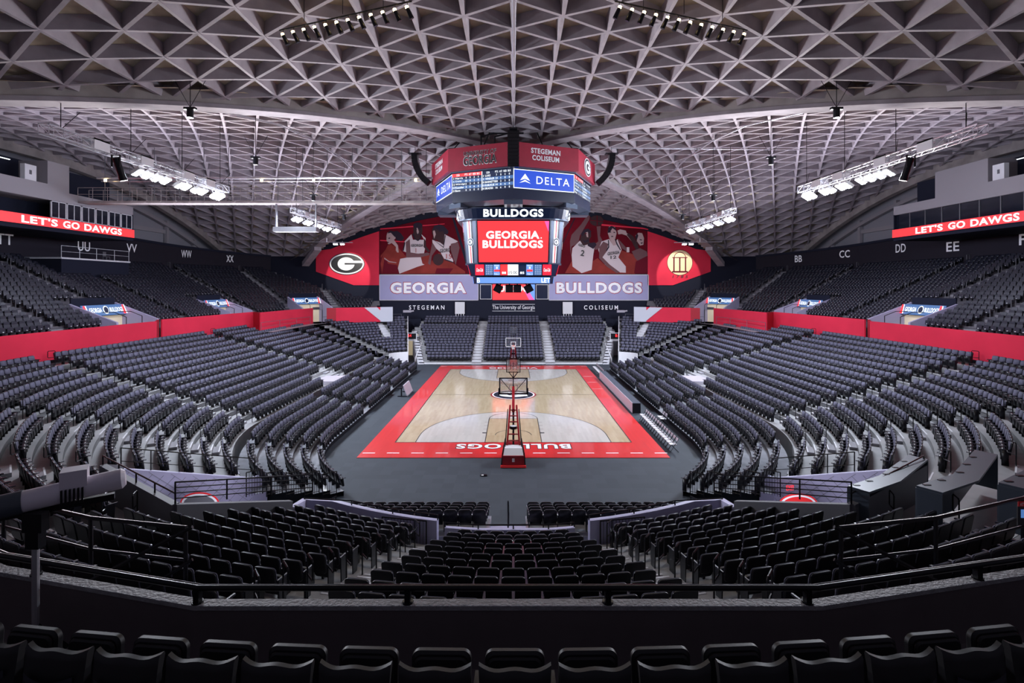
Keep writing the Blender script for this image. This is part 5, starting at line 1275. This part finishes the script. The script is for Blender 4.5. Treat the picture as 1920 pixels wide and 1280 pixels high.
# statistic strip
mb = MB(); ringm(mb, chs(3.7, 3.1), 10.98, chs(3.95, 3.3), 12.0, 0, True); mb.build('strip_body', 'navy_hull', sb)
for k in range(4):
    Rm = Matrix.Rotation(k*PI/2, 4, 'Z'); mb = MB(); mb.T = Rm
    def sq(x0, x1, z0, z1, m, off=0): y0, y1 = -3.72-(z0-10.98)*.245-.01-off, -3.72-(z1-10.98)*.245-.01-off; mb.quad((x0, y0, z0), (x1, y0, z0), (x1, y1, z1), (x0, y1, z1), m)
    sq(-3.25, -2.5, 11.05, 11.95, 1); sq(2.5, 3.25, 11.05, 11.95, 1); sq(-2.42, -1.75, 11.05, 11.95, 2); sq(1.75, 2.42, 11.05, 11.95, 2)
    sq(-1.7, -1.15, 11.05, 11.95, 3); sq(1.1, 1.7, 11.05, 11.95, 3); sq(-1.1, -.5, 11.05, 11.95, 0); sq(-.48, .42, 11.05, 11.95, 4); sq(.45, 1.05, 11.05, 11.95, 5)
    for x0 in (-1.65, 1.15): sq(x0, x0+.5, 11.35, 11.52, 0, .01); sq(x0+.18, x0+.32, 11.6, 11.75, 4, .01)
    st = mb.build('score_strip', ['led_red', 'led_red_deep', 'led_midblue', 'led_lightblue', 'led_white', 'led_navy'], sb)
    r = Rm @ Vector((1, 0, 0))
    def sx(t, x, z, Wd, H, m, **kw): txt(t, Rm @ Vector((x, -3.76-(z-10.98)*.245, z)), r, (0, 0, 1), Wd, H, m, st, **kw)
    sx('88', -.8, 11.25, .36, .2, 'led_white'); sx('85', .75, 11.25, .36, .2, 'led_white'); sx('15:00', -.03, 11.27, .7, .26, 'black_paint'); sx('1ST', -.28, 11.6, .24, .15, 'led_midblue', bold=0); sx('POSS', -.03, 11.82, .3, .1, 'led_midblue', bold=0); sx('<', .25, 11.6, .12, .12, 'led_midblue', bold=0)
    if k == 0:
        for x in (-2.87, 2.87): sx('Coca-Cola', x, 11.5, .56, .3, 'led_white', shear=.4, bold=.01)
        for x0 in (-2.38, 1.79):
            for i in range(4):
                for j in range(5): sx(str((i*3+j*2) % 6), x0+.1+i*.15, 11.85-j*.17, .05, .1, 'led_white', bold=0)
        for x in (-1.42, 1.4): sx('FOULS', x, 11.86, .4, .1, 'led_white', bold=0); sx('T.O.L. 3', x, 11.15, .45, .12, 'led_white', bold=0)
mb = MB(); ringm(mb, chs(3.42, 3.15), 10.32, chs(3.5, 3.2), 10.92, 0, True); mb.build('lower_ring_body', 'navy_hull', sb)
mb = MB()
for k in range(4): mb.T = Matrix.Rotation(k*PI/2, 4, 'Z'); mb.quad((-3.15, -3.47, 10.36), (3.15, -3.47, 10.36), (3.15, -3.53, 10.88), (-3.15, -3.53, 10.88))
mb.T = None; lr = mb.build('lower_ring_screen', 'led_lightblue', sb)
txt('LET', (2.78, -3.53, 10.62), (1, 0, 0), up, .74, .4, 'led_white', lr, bold=.04); txt('B', (-3.0, -3.53, 10.62), (1, 0, 0), up, .25, .4, 'led_white', lr, bold=.02)
mb = MB(); mb.tube((0, 0, 21.3), (0, 0, 23.2), .35, 12)
for k in range(8): x, y = octv(6.5, k+.5); mb.tube((x, y, 21.3), (x*.8, y*.8, 22.9), .05)
for a, b in ((-2.6, -1.6), (-1.5, -.4)): mb.path([(a, -6.2, 21.4), (a, -6.1, 22.2), (b, -6, 22.5), (b+1.2, -6, 22.5)], .06)
mb.build('suspension', 'black_metal', sb)
for x, a in ((-1.3, .5), (-.35, 0), (.35, 0), (1.3, -.5)):
    mb = MB(); mb.T = Matrix.Translation((x, -2.8, 9.95)) @ Matrix.Rotation(a, 4, 'Y'); mb.box(-.34, .34, -.3, .3, -.4, .3)
    mb.tube((0, 0, .3), (0, 0, .45), .06)
    tag(mb.build('subwoofer', 'black_metal'), 'black speaker box under the scoreboard, %s from left' % ordn([-1.3, -.35, .35, 1.3].index(x)+1), 'speaker', 'speakers under the scoreboard')
# line array speakers
def line_array(nm, top, n, curve, rz):
    r = empty('line_array', nm, 'speaker', top, rz); p = Vector((0, 0, 0)); a = 0
    for i in range(n):
        mb = MB(); mb.T = Matrix.Translation(p) @ Matrix.Rotation(a, 4, 'X'); mb.box(-.42, .42, -.26, .26, -.27, 0)
        mb.box(-.44, .44, -.28, -.26, -.25, -.02); mb.build('speaker_box', 'black_metal', r)
        p = p+(Matrix.Rotation(a, 3, 'X') @ Vector((0, 0, -.28))); a += curve
    mb = MB(); mb.box(-.3, .3, -.6, .6, .03, .1); mb.tube((0, 0, .1), (0, 0, 1.6), .02); mb.build('rigging_frame', 'black_metal', r)
line_array('straight black line array of speakers in front of the scoreboard', (0, -8.2, 22.0), 10, 0, 0)
line_array('curved black line array of speakers left of the scoreboard', (-9.1, -.2, 22.3), 11, .09, -PI/2)
line_array('curved black line array of speakers right of the scoreboard', (9.1, -.2, 22.3), 11, .09, PI/2)
# ------------------------------------------------------------------ trusses, lamps
def truss(nm, x, y0, y1, z, w_=.5, h=.45):
    t = empty('lighting_truss', nm, 'truss', group=None); mb = MB(); n = max(3, int(abs(y1-y0)/.75))
    for dx in (-w_/2, w_/2):
        for dz in (0, h): mb.tube((x+dx, y0, z+dz), (x+dx, y1, z+dz), .035, 6)
    for i in range(n+1):
        y = y0+(y1-y0)*i/n; yn = y0+(y1-y0)*min(n, i+1)/n
        mb.path([(x-w_/2, y, z), (x+w_/2, y, z), (x+w_/2, y, z+h), (x-w_/2, y, z+h), (x-w_/2, y, z)], .015, 4)
        for dx in (-w_/2, w_/2): mb.tube((x+dx, y, z if i % 2 else z+h), (x+dx, yn, z+h if i % 2 else z), .02, 4)
        mb.tube((x-w_/2, y, z), (x+w_/2, yn, z), .018, 4)
    mb.build('frame', 'truss_metal', t)
    mb = MB()
    for q in (.06, .36, .66, .95): 
        y = y0+(y1-y0)*q; zr = g(min(abs(x), abs(y))); mb.tube((x, y, z+h), (x, y, zr), .02, 5); mb.tube((x, y, z+h), (x+.5, y+.5, z+h+1), .015, 4)
    mb.build('hanging_cables', 'black_metal', t)
    for q in (.2, .42, .68, .84): mb = MB(); y = y0+(y1-y0)*q; mb.box(x-.32, x+.32, y-.5, y+.5, z+h+.02, z+h+.1); mb.box(x-.32, x-.28, y-.5, y+.5, z+.0, z+h+.1); mb.box(x+.28, x+.32, y-.5, y+.5, z+.0, z+h+.1); mb.build('cable_tray', 'white_metal', t)
lamp0 = None
for s in (-1, 1):
    sd = 'right' if s > 0 else 'left'
    truss('long silver box truss hung over the near %s seats' % sd, s*22.0, -23.2, -8.3, 17.25)
    truss('silver box truss hung over the far %s seats' % sd, s*20.0, -1.2, 11.0, 16.8, .45, .4)
    L = [(22.0, y, 16.75, 'near') for y in (-17.3, -16.5, -15.7, -14.9, -13.6, -12.9, -11.8, -11.1, -9.6, -9.0)]+[(20.0, y, 16.25, 'far') for y in (-.6, .3, 1.9, 2.7, 4.4, 5.3, 6.9, 7.8, 9.7, 10.4)]
    cnt = {'near': 0, 'far': 0}
    for x, y, z, nm in L:
        cnt[nm] += 1
        if lamp0 is None:
            lamp0 = empty('court_floodlight', 'x', 'light'); mb = MB(); mb.box(-.32, .32, -.2, .2, .03, .2); mb.tube((0, 0, .2), (0, 0, .5), .03); mb.box(-.3, .3, -.18, .18, .0, .03); mb.build('housing', 'white_metal', lamp0)
            mb = MB()
            for a in (-.16, .03): mb.box(-.27, .27, a, a+.12, -.06, .0)
            mb.box(-.27, -.25, -.2, .2, -.05, .1) if 0 else None
            mb.build('lens', 'lamp_glow', lamp0); o = lamp0
        else: o = dup(lamp0)
        o.location = (s*x, y, z); o.rotation_euler = (.0, s*.55, 0)
        tag(o, 'bright white floodlight on the %s %s truss, %s from the camera end' % (nm, sd, ordn(cnt[nm])), 'light', 'white floodlights on the side trusses')
    # mover spot on the near truss
    mv = empty('moving_spotlight', 'black barrel spotlight under the near %s truss' % sd, 'spotlight'); a = Vector((s*21.7, -19.3, 17.1)); b = Vector((s*21.5, -19.1, 16.1))
    mb = MB(); mb.tube(a, b, .17, 14); mb.tube(b, b+(b-a)*.2, .19, 14); mb.build('body', 'black_metal', mv, smooth=True); mb = MB(); mb.box(a.x-.24, a.x-.2, a.y-.05, a.y+.05, 16.6, 17.25); mb.box(a.x+.2, a.x+.24, a.y-.05, a.y+.05, 16.6, 17.25); mb.box(a.x-.24, a.x+.24, a.y-.05, a.y+.05, 17.2, 17.25); mb.build('yoke', 'black_metal', mv)
    # pair of spots on the banner
    t = empty('spot_bar', 'short silver bar holding two spotlights aimed at the %s banner' % sd, 'truss'); mb = MB(); mb.tube((s*23.8, 27.6, 16.6), (s*30.4, 26.4, 16.6), .05); mb.tube((s*27.4, 27, 16.6), (s*27.4, 27, 18.0), .04); mb.tube((s*27.4, 27, 17.4), (s*26.3, 27.2, 16.6), .03); mb.tube((s*27.4, 27, 17.4), (s*28.5, 26.8, 16.6), .03); mb.build('bar', 'truss_metal', t)
    for k in (0, 1):
        o = dup(lamp0); o.location = (s*(25.2+1.0*k), 27.2, 16.3); o.rotation_euler = (-.3, 0, 0); tag(o, 'bright spotlight over the %s banner, %s from court' % (sd, ordn(k+1)), 'light', 'spotlights over the banners')
    # chain hoists hanging from the roof
    for k, (x, y, z) in enumerate(((17, -20.3, 19.3), (17.3, -13.0, 18.6), (17.4, -3.0, 17.9), (17.6, 5.5, 17.4))):
        mb = MB(); mb.tube((s*x, y, z-.35), (s*x, y, z+.1), .16, 10); mb.box(s*x-.3, s*x+.3, y-.1, y+.1, z+.08, z+.2); mb.tube((s*x, y, z+.2), (s*x, y, g(min(abs(x), abs(y)))), .02, 5); mb.tube((s*x, y, z+.2), (s*x+.8, y, z+1.6), .015, 4); mb.tube((s*x, y, z+.2), (s*x-.8, y, z+1.6), .015, 4)
        tag(mb.build('chain_hoist', 'black_metal'), 'black chain hoist hanging from the %s roof, %s from the camera end' % (sd, ordn(k+1)), 'hoist', 'chain hoists under the roof')
    # conduit running over the roof ribs
    mb = MB(); P = [(s*x, y, g(min(abs(x), abs(y)))-.25) for x, y in ((19.5, -19.5+.3), (18.5, -15), (17.5, -9), (17.2, -3), (17, 3), (17, 9), (18.5, 13.5))]; mb.path(P, .05); mb.path([(a+.18, b, c+.05) for a, b, c in P], .035)
    tag(mb.build('roof_conduit', 'truss_metal'), 'long silver conduit pipe curving under the %s roof vault' % sd, 'pipe')
    # stage light bars
    x0, y0, x1, y1 = (10.2, -24.8, 4.05, -26.7)
    zb_ = 21.45
    mb = MB(); mb.tube((s*x0, y0, zb_-.2), (s*x1, y1, zb_), .035); 
    for q in (.2, .5, .8): x, y = s*(x0+(x1-x0)*q), y0+(y1-y0)*q; mb.tube((x, y, zb_), (x, y, 23.2), .015, 4)
    tag(mb.build('light_bar', 'black_metal'), 'black pipe bar of stage lamps under the roof, top %s' % sd, 'truss')
    for i in range(12):
        q = .03+.94*i/11; x, y = s*(x0+(x1-x0)*q), y0+(y1-y0)*q; z = zb_-.25-.2*(1-q)
        if s < 0 and i == 0:
            par0 = empty('stage_lamp', 'x', 'light'); mb = MB(); mb.tube((0, 0, .0), (.16, .1, -.36), .075, 10, r2=.1); mb.tube((0, 0, .25), (0, 0, .0), .015); mb.path([(-.1, 0, .1), (-.1, 0, -.05), (.05, .05, -.1)], .012, 4); mb.build('can', 'black_metal', par0)
            mb = MB(); mb.tube((-.03, -.02, .08), (-.01, -.01, .0), .07, 8); mb.build('glowing_bulb', 'warm_glow', par0); o = par0
        else: o = dup(par0)
        o.location = (x, y, z); o.scale = (-s, 1, 1)
        tag(o, 'small black stage lamp glowing warm, top %s bar, %s from its outer end' % (sd, ordn(i+1)), 'light', 'warm stage lamps under the roof')
mb = MB(); mb.tube((-.05, -30, 22.85), (-.05, -8.4, 22.7), .035, 8); mb.tube((.1, -30, 22.9), (.1, -8.4, 22.75), .02, 6)
tag(mb.build('roof_conduit', 'truss_metal'), 'straight silver conduit along the crown of the roof above the court', 'pipe')
mb = MB(); mb.tube((9, .2, 23.0), (43, .2, 22.7), .04)
tag(mb.build('roof_pipe', 'truss_metal'), 'thin straight pipe crossing the right roof vault', 'pipe')
# catwalk
cw = empty('catwalk', 'long grey steel catwalk reaching from the left gallery to the scoreboard', 'catwalk')
mb = MB(); mb.box(-40, -7.4, -.6, .6, 17.75, 17.95); mb.build('deck', 'beam_concrete', cw)
mb = MB()
for y in (-.6, .6):
    mb.tube((-40, y, 19.15), (-7.4, y, 19.15), .03); mb.tube((-40, y, 18.55), (-7.4, y, 18.55), .02)
    for i in range(25): x = -40+32.6*i/24; mb.tube((x, y, 17.9), (x, y, 19.15), .022, 5)
for i in range(24): x = -39.3+1.36*i; mb.tube((x, -.75, 17.72), (x+.35, -.75, 17.95), .02, 4)
mb.build('guard_rail', 'beam_concrete', cw)
mb = MB()
for i in range(14): x = -38+2.3*i; mb.tube((x, 0, 17.9), (x, 0, g(0)), .03, 5)
mb.build('hanger_rods', 'grey_wall', cw)
mb = MB(); mb.tube((-38.5, -.3, 20.1), (-7.4, -.3, 20.1), .09); mb.tube((-38.5, .2, 19.9), (-7.4, .2, 19.9), .05); mb.build('pipe', 'truss_metal', cw)
for i, x in enumerate((-37.6, -23.2, -18.4, -9.0)):
    mb = MB(); mb.tube((x, -.45, 19.75), (x, -.45, 19.98), .11, 8); tag(mb.build('work_light', 'warm_glow'), 'small warm work light on the left catwalk, %s from the gallery' % ordn(i+1), 'light', 'warm work lights on the catwalk')
ub = MB(); ub.box(-22.2, -18.2, -.4, .4, 15.15, 15.6); ub.box(-22.1, -22.0, -.1, .1, 15.6, 17.75); ub.box(-18.4, -18.3, -.1, .1, 15.6, 17.75)
tag(ub.build('equipment_box', 'panel_grey'), 'pale long equipment housing hung under the left catwalk', 'equipment')
# ------------------------------------------------------------------ hoops
hp = empty('basketball_hoop', 'red and black basketball stanchion seen from behind at the near baseline', 'basketball hoop', (0, -14.32, 0))
def hb(nm, f, mats, par=hp, **k):
    mb = MB(); f(mb); return mb.build(nm, mats, par, **k)
def base(mb):
    mb.hexa([(-.72, -4.55, .03), (.72, -4.55, .03), (.72, -4.3, .03), (-.72, -4.3, .03), (-.7, -4.52, .12), (.7, -4.52, .12), (.7, -4.3, .12), (-.7, -4.3, .12)], 1)
    mb.hexa([(-.62, -4.4, .12), (.62, -4.4, .12), (.5, -2.4, .12), (-.5, -2.4, .12), (-.6, -4.35, .62), (.6, -4.35, .62), (.42, -2.6, .9), (-.42, -2.6, .9)], 0)
    mb.hexa([(-.56, -4.30, .62), (.56, -4.30, .62), (.5, -3.7, .7), (-.5, -3.7, .7), (-.5, -4.0, .95), (.5, -4.0, .95), (.46, -3.5, .98), (-.46, -3.5, .98)], 2)
    mb.box(-.07, .07, -4.41, -4.40, .3, .5, 3)
    for s in (-1, 1): mb.hexa([(s*.66-.03, -4.4, .1), (s*.66+.03, -4.4, .1), (s*.56+.03, -2.4, .1), (s*.56-.03, -2.4, .1), (s*.62-.02, -4.2, .75), (s*.62+.02, -4.2, .75), (s*.48+.02, -2.8, 1.15), (s*.48-.02, -2.8, 1.15)], 4)
hb('base', base, ['stanchion_red', 'red_paint', 'white_metal', 'white_paint', 'black_metal'])
def boom(mb):
    for s in (-1, 1): mb.beam((s*.36, -3.6, .8), (s*.2, -1.1, 2.55), .1, .1, .16, 0); mb.beam((s*.48, -3.9, .6), (s*.34, -1.3, 2.2), .05, .05, .3, 1)
    mb.beam((0, -1.5, 2.35), (0, .95, 3.25), .16, .16, .2, 0)
    for q in np.linspace(0, .9, 7): mb.box(-.36+.16*q, .36-.16*q, -3.6+2.5*q-.05, -3.6+2.5*q+.05, .85+1.75*q, .9+1.75*q, 0)
    mb.tube((-.0, -2.4, 1.6), (0, -2.4, 1.75), .22, 16, 1); mb.tube((0, -2.4, 1.75), (0, -2.4, 1.77), .19, 16, 2)
hb('boom', boom, ['stanchion_red', 'black_metal', 'white_metal'])
hb('lift_cylinder', lambda mb: (mb.tube((0, -3.4, .9), (0, -.6, 2.6), .06, 8), mb.tube((0, -1.0, 2.4), (0, .7, 3.1), .04, 8)), 'black_metal')
def bf(mb):
    for a, b, c, d in ((-.95, .95, 2.88, 2.97), (-.95, .95, 3.93, 4.0), (-.95, -.88, 2.9, 4.0), (.88, .95, 2.9, 4.0)): mb.box(a, b, 1.1, 1.17, c, d)
    for s in (-1, 1): mb.beam((s*.85, 1.08, 3.9), (s*.1, 1.0, 3.05), .05, .05, .05)
    mb.box(-.03, .03, 1.05, 1.1, 2.95, 4.0); mb.box(-1.0, -.93, 1.08, 1.2, 2.8, 3.3); mb.box(.93, 1.0, 1.08, 1.2, 2.8, 3.3)
hb('backboard_frame', bf, 'black_metal')
bg = hb('backboard', lambda mb: mb.box(-.91, .91, 1.17, 1.2, 2.9, 3.97), 'glass')
def tg(mb):
    for z in ((2.9, 2.95), (3.92, 3.97)): mb.box(-.91, .91, 1.2, 1.205, *z)
    for x in ((-.91, -.86), (.86, .91)): mb.box(*x, 1.2, 1.205, 2.9, 3.97)
    for z in ((3.03, 3.08), (3.45, 3.5)): mb.box(-.3, .3, 1.2, 1.206, *z)
    for x in ((-.3, -.25), (.25, .3)): mb.box(*x, 1.2, 1.206, 3.03, 3.5)
hb('backboard_lines', tg, 'white_paint', bg)
def rim(mb):
    P = [(.23*math.cos(t), 1.58+.23*math.sin(t), 3.05) for t in np.linspace(0, 2*PI, 25)]; mb.path(P, .014, 6); mb.box(-.1, .1, 1.2, 1.36, 3.0, 3.06)
hb('rim', rim, 'rim_orange')
def net(mb):
    for i in range(12):
        for d in (-1, 1):
            P = []
            for k in range(6): a = 2*PI*(i+d*k*.5)/12; r = .23-.02*k; P.append((r*math.cos(a), 1.58+r*math.sin(a), 3.05-.08*k))
            mb.path(P, .006, 3)
hb('net', net, 'net_white')
def shot(mb): mb.box(-.46, .46, .75, .78, 4.42, 5.3, 1); mb.tube((-.3, .85, 4.42), (0, 1.1, 3.98), .03); mb.tube((.3, .85, 4.42), (0, 1.1, 3.98), .03); mb.tube((0, .85, 4.42), (0, 1.1, 3.98), .03)
sh = hb('shot_clock', shot, ['black_metal', 'glass'])
def sf(mb):
    for a, b, c, d in ((-.47, .47, 4.42, 4.46), (-.47, .47, 5.26, 5.31), (-.47, -.43, 4.42, 5.3), (.43, .47, 4.42, 5.3)): mb.box(a, b, .72, .75, c, d)
    for k in range(3): mb.tube((-.2+.2*k, .73, 4.6), (-.2+.2*k, .73, 5.1), .015, 5)
    for k in range(3): P = [(.17*math.cos(t), .72, 4.9+.1*math.sin(t)) for t in np.linspace(0, 2*PI, 13)]
    mb.path(P, .012, 4)
hb('clock_cage', sf, 'black_metal', sh)
h2 = dup(hp); h2.location = (0, 14.32, 0); h2.rotation_euler = (0, 0, PI); h2['label'] = 'far basketball hoop facing the camera before the far stand'
# ------------------------------------------------------------------ courtside furniture
tb_ = empty('scorer_table', 'long low grey scorer table panel along the right sideline', 'table')
mb = MB(); mb.box(9.45, 10.1, -6.9, 8.2, .78, .84); mb.build('table_top', 'table_slate', tb_)
mb = MB(); mb.box(9.42, 9.47, -6.9, 8.2, .05, .86); mb.build('front_panel', 'board_grey', tb_)
for y in (-6.9, -3, 1, 5, 8.1):
    mb = MB(); mb.box(9.45, 10.1, y, y+.06, 0.03, .8); mb.build('support', 'black_metal', tb_)
def chair():
    c = empty('folding_chair', 'x', 'chair')
    mb = MB(); mb.box(-.2, .2, -.2, .2, .44, .48); mb.build('seat', 'step_white', c)
    mb = MB(); rslab(mb, .4, .22, .025, .05, T=TR((0, -.25, .62), rx=.15)); mb.build('backrest', 'board_grey', c)
    mb = MB()
    for s in (-1, 1): mb.path([(s*.21, -.32, .86), (s*.21, .22, 0)], .014, 6); mb.path([(s*.19, .12, .46), (s*.19, -.3, 0)], .014, 6)
    mb.tube((-.2, -.28, .05), (.2, -.28, .05), .01); mb.build('legs', 'black_metal', c)
    return c
ch0 = chair(); spots = [(9.75, -16.0+.5*i, 'in the near bench row', i) for i in range(15)]+[(10.9, -10.1+.55*i, 'in the short row behind', i) for i in range(2)]+[(9.75, 9.2+.55*i, 'in the far bench row', i) for i in range(9)]
for i, (x, y, nm, k) in enumerate(spots):
    o = ch0 if i == 0 else dup(ch0); o.location = (x, y, 0); o.rotation_euler = (0, 0, PI/2)
    tag(o, 'pale folding chair by the right sideline, %s, %s from camera' % (nm, ordn(k+1)), 'chair', 'folding chairs along the right sideline')
ad = empty('sideline_board', 'slanted grey display board on a stand beside the left sideline', 'board')
mb = MB(); mb.hexa([(-9.75, -.9, .12), (-9.65, -.9, .12), (-9.65, 1.5, .12), (-9.75, 1.5, .12), (-10.1, -.9, 1.05), (-10.0, -.9, 1.05), (-10.0, 1.5, 1.05), (-10.1, 1.5, 1.05)]); mb.build('panel', 'board_grey', ad)
mb = MB(); mb.box(-10.6, -9.7, -.8, -.7, .02, .08); mb.box(-10.6, -9.7, 1.3, 1.4, .02, .08); mb.box(-10.3, -10.2, -.75, -.68, .05, .8); mb.box(-10.7, -10.1, -.75, -.5, .75, .8); mb.build('stand', 'black_metal', ad)
mb = MB(); mb.box(-1.75, -1.4, -20.05, -19.85, 0, .05, 0); mb.box(-1.7, -1.58, -20.06, -19.95, .05, .06, 1)
tag(mb.build('floor_box', ['black_metal', 'white_paint']), 'small dark floor socket box on the carpet behind the near baseline', 'box')
mb = MB(); mb.box(-12.0, -11.6, -.0+(-4.2), -3.6, 0, .03); tag(mb.build('floor_plate', 'step_white'), 'small pale plate on the carpet beside the left sideline', 'plate')
# television camera on the far right deck
for s, nm in ((1, 'right'), (-1, 'left')):
    tv = empty('broadcast_camera', 'grey broadcast camera on a tripod above the far %s corner seats' % nm, 'camera', (s*16.4, 30.4, 5.0))
    mb = MB(); mb.box(-.5, .7, -.15, .15, 1.1, 1.45); mb.tube((.7, 0, 1.28), (1.1, 0, 1.35), .12, 10); mb.build('body', 'board_grey', tv)
    mb = MB()
    for a in (0, 2.1, 4.2): mb.tube((0, 0, 1.1), (.45*math.cos(a), .45*math.sin(a), 0), .025)
    mb.build('tripod', 'black_metal', tv)

o = dup(ch0); o.location = (12.7, -31.6, zf(7.5)); o.rotation_euler = (0, 0, .6); tag(o, 'folding chair left behind the press table nearest the portal', 'chair')
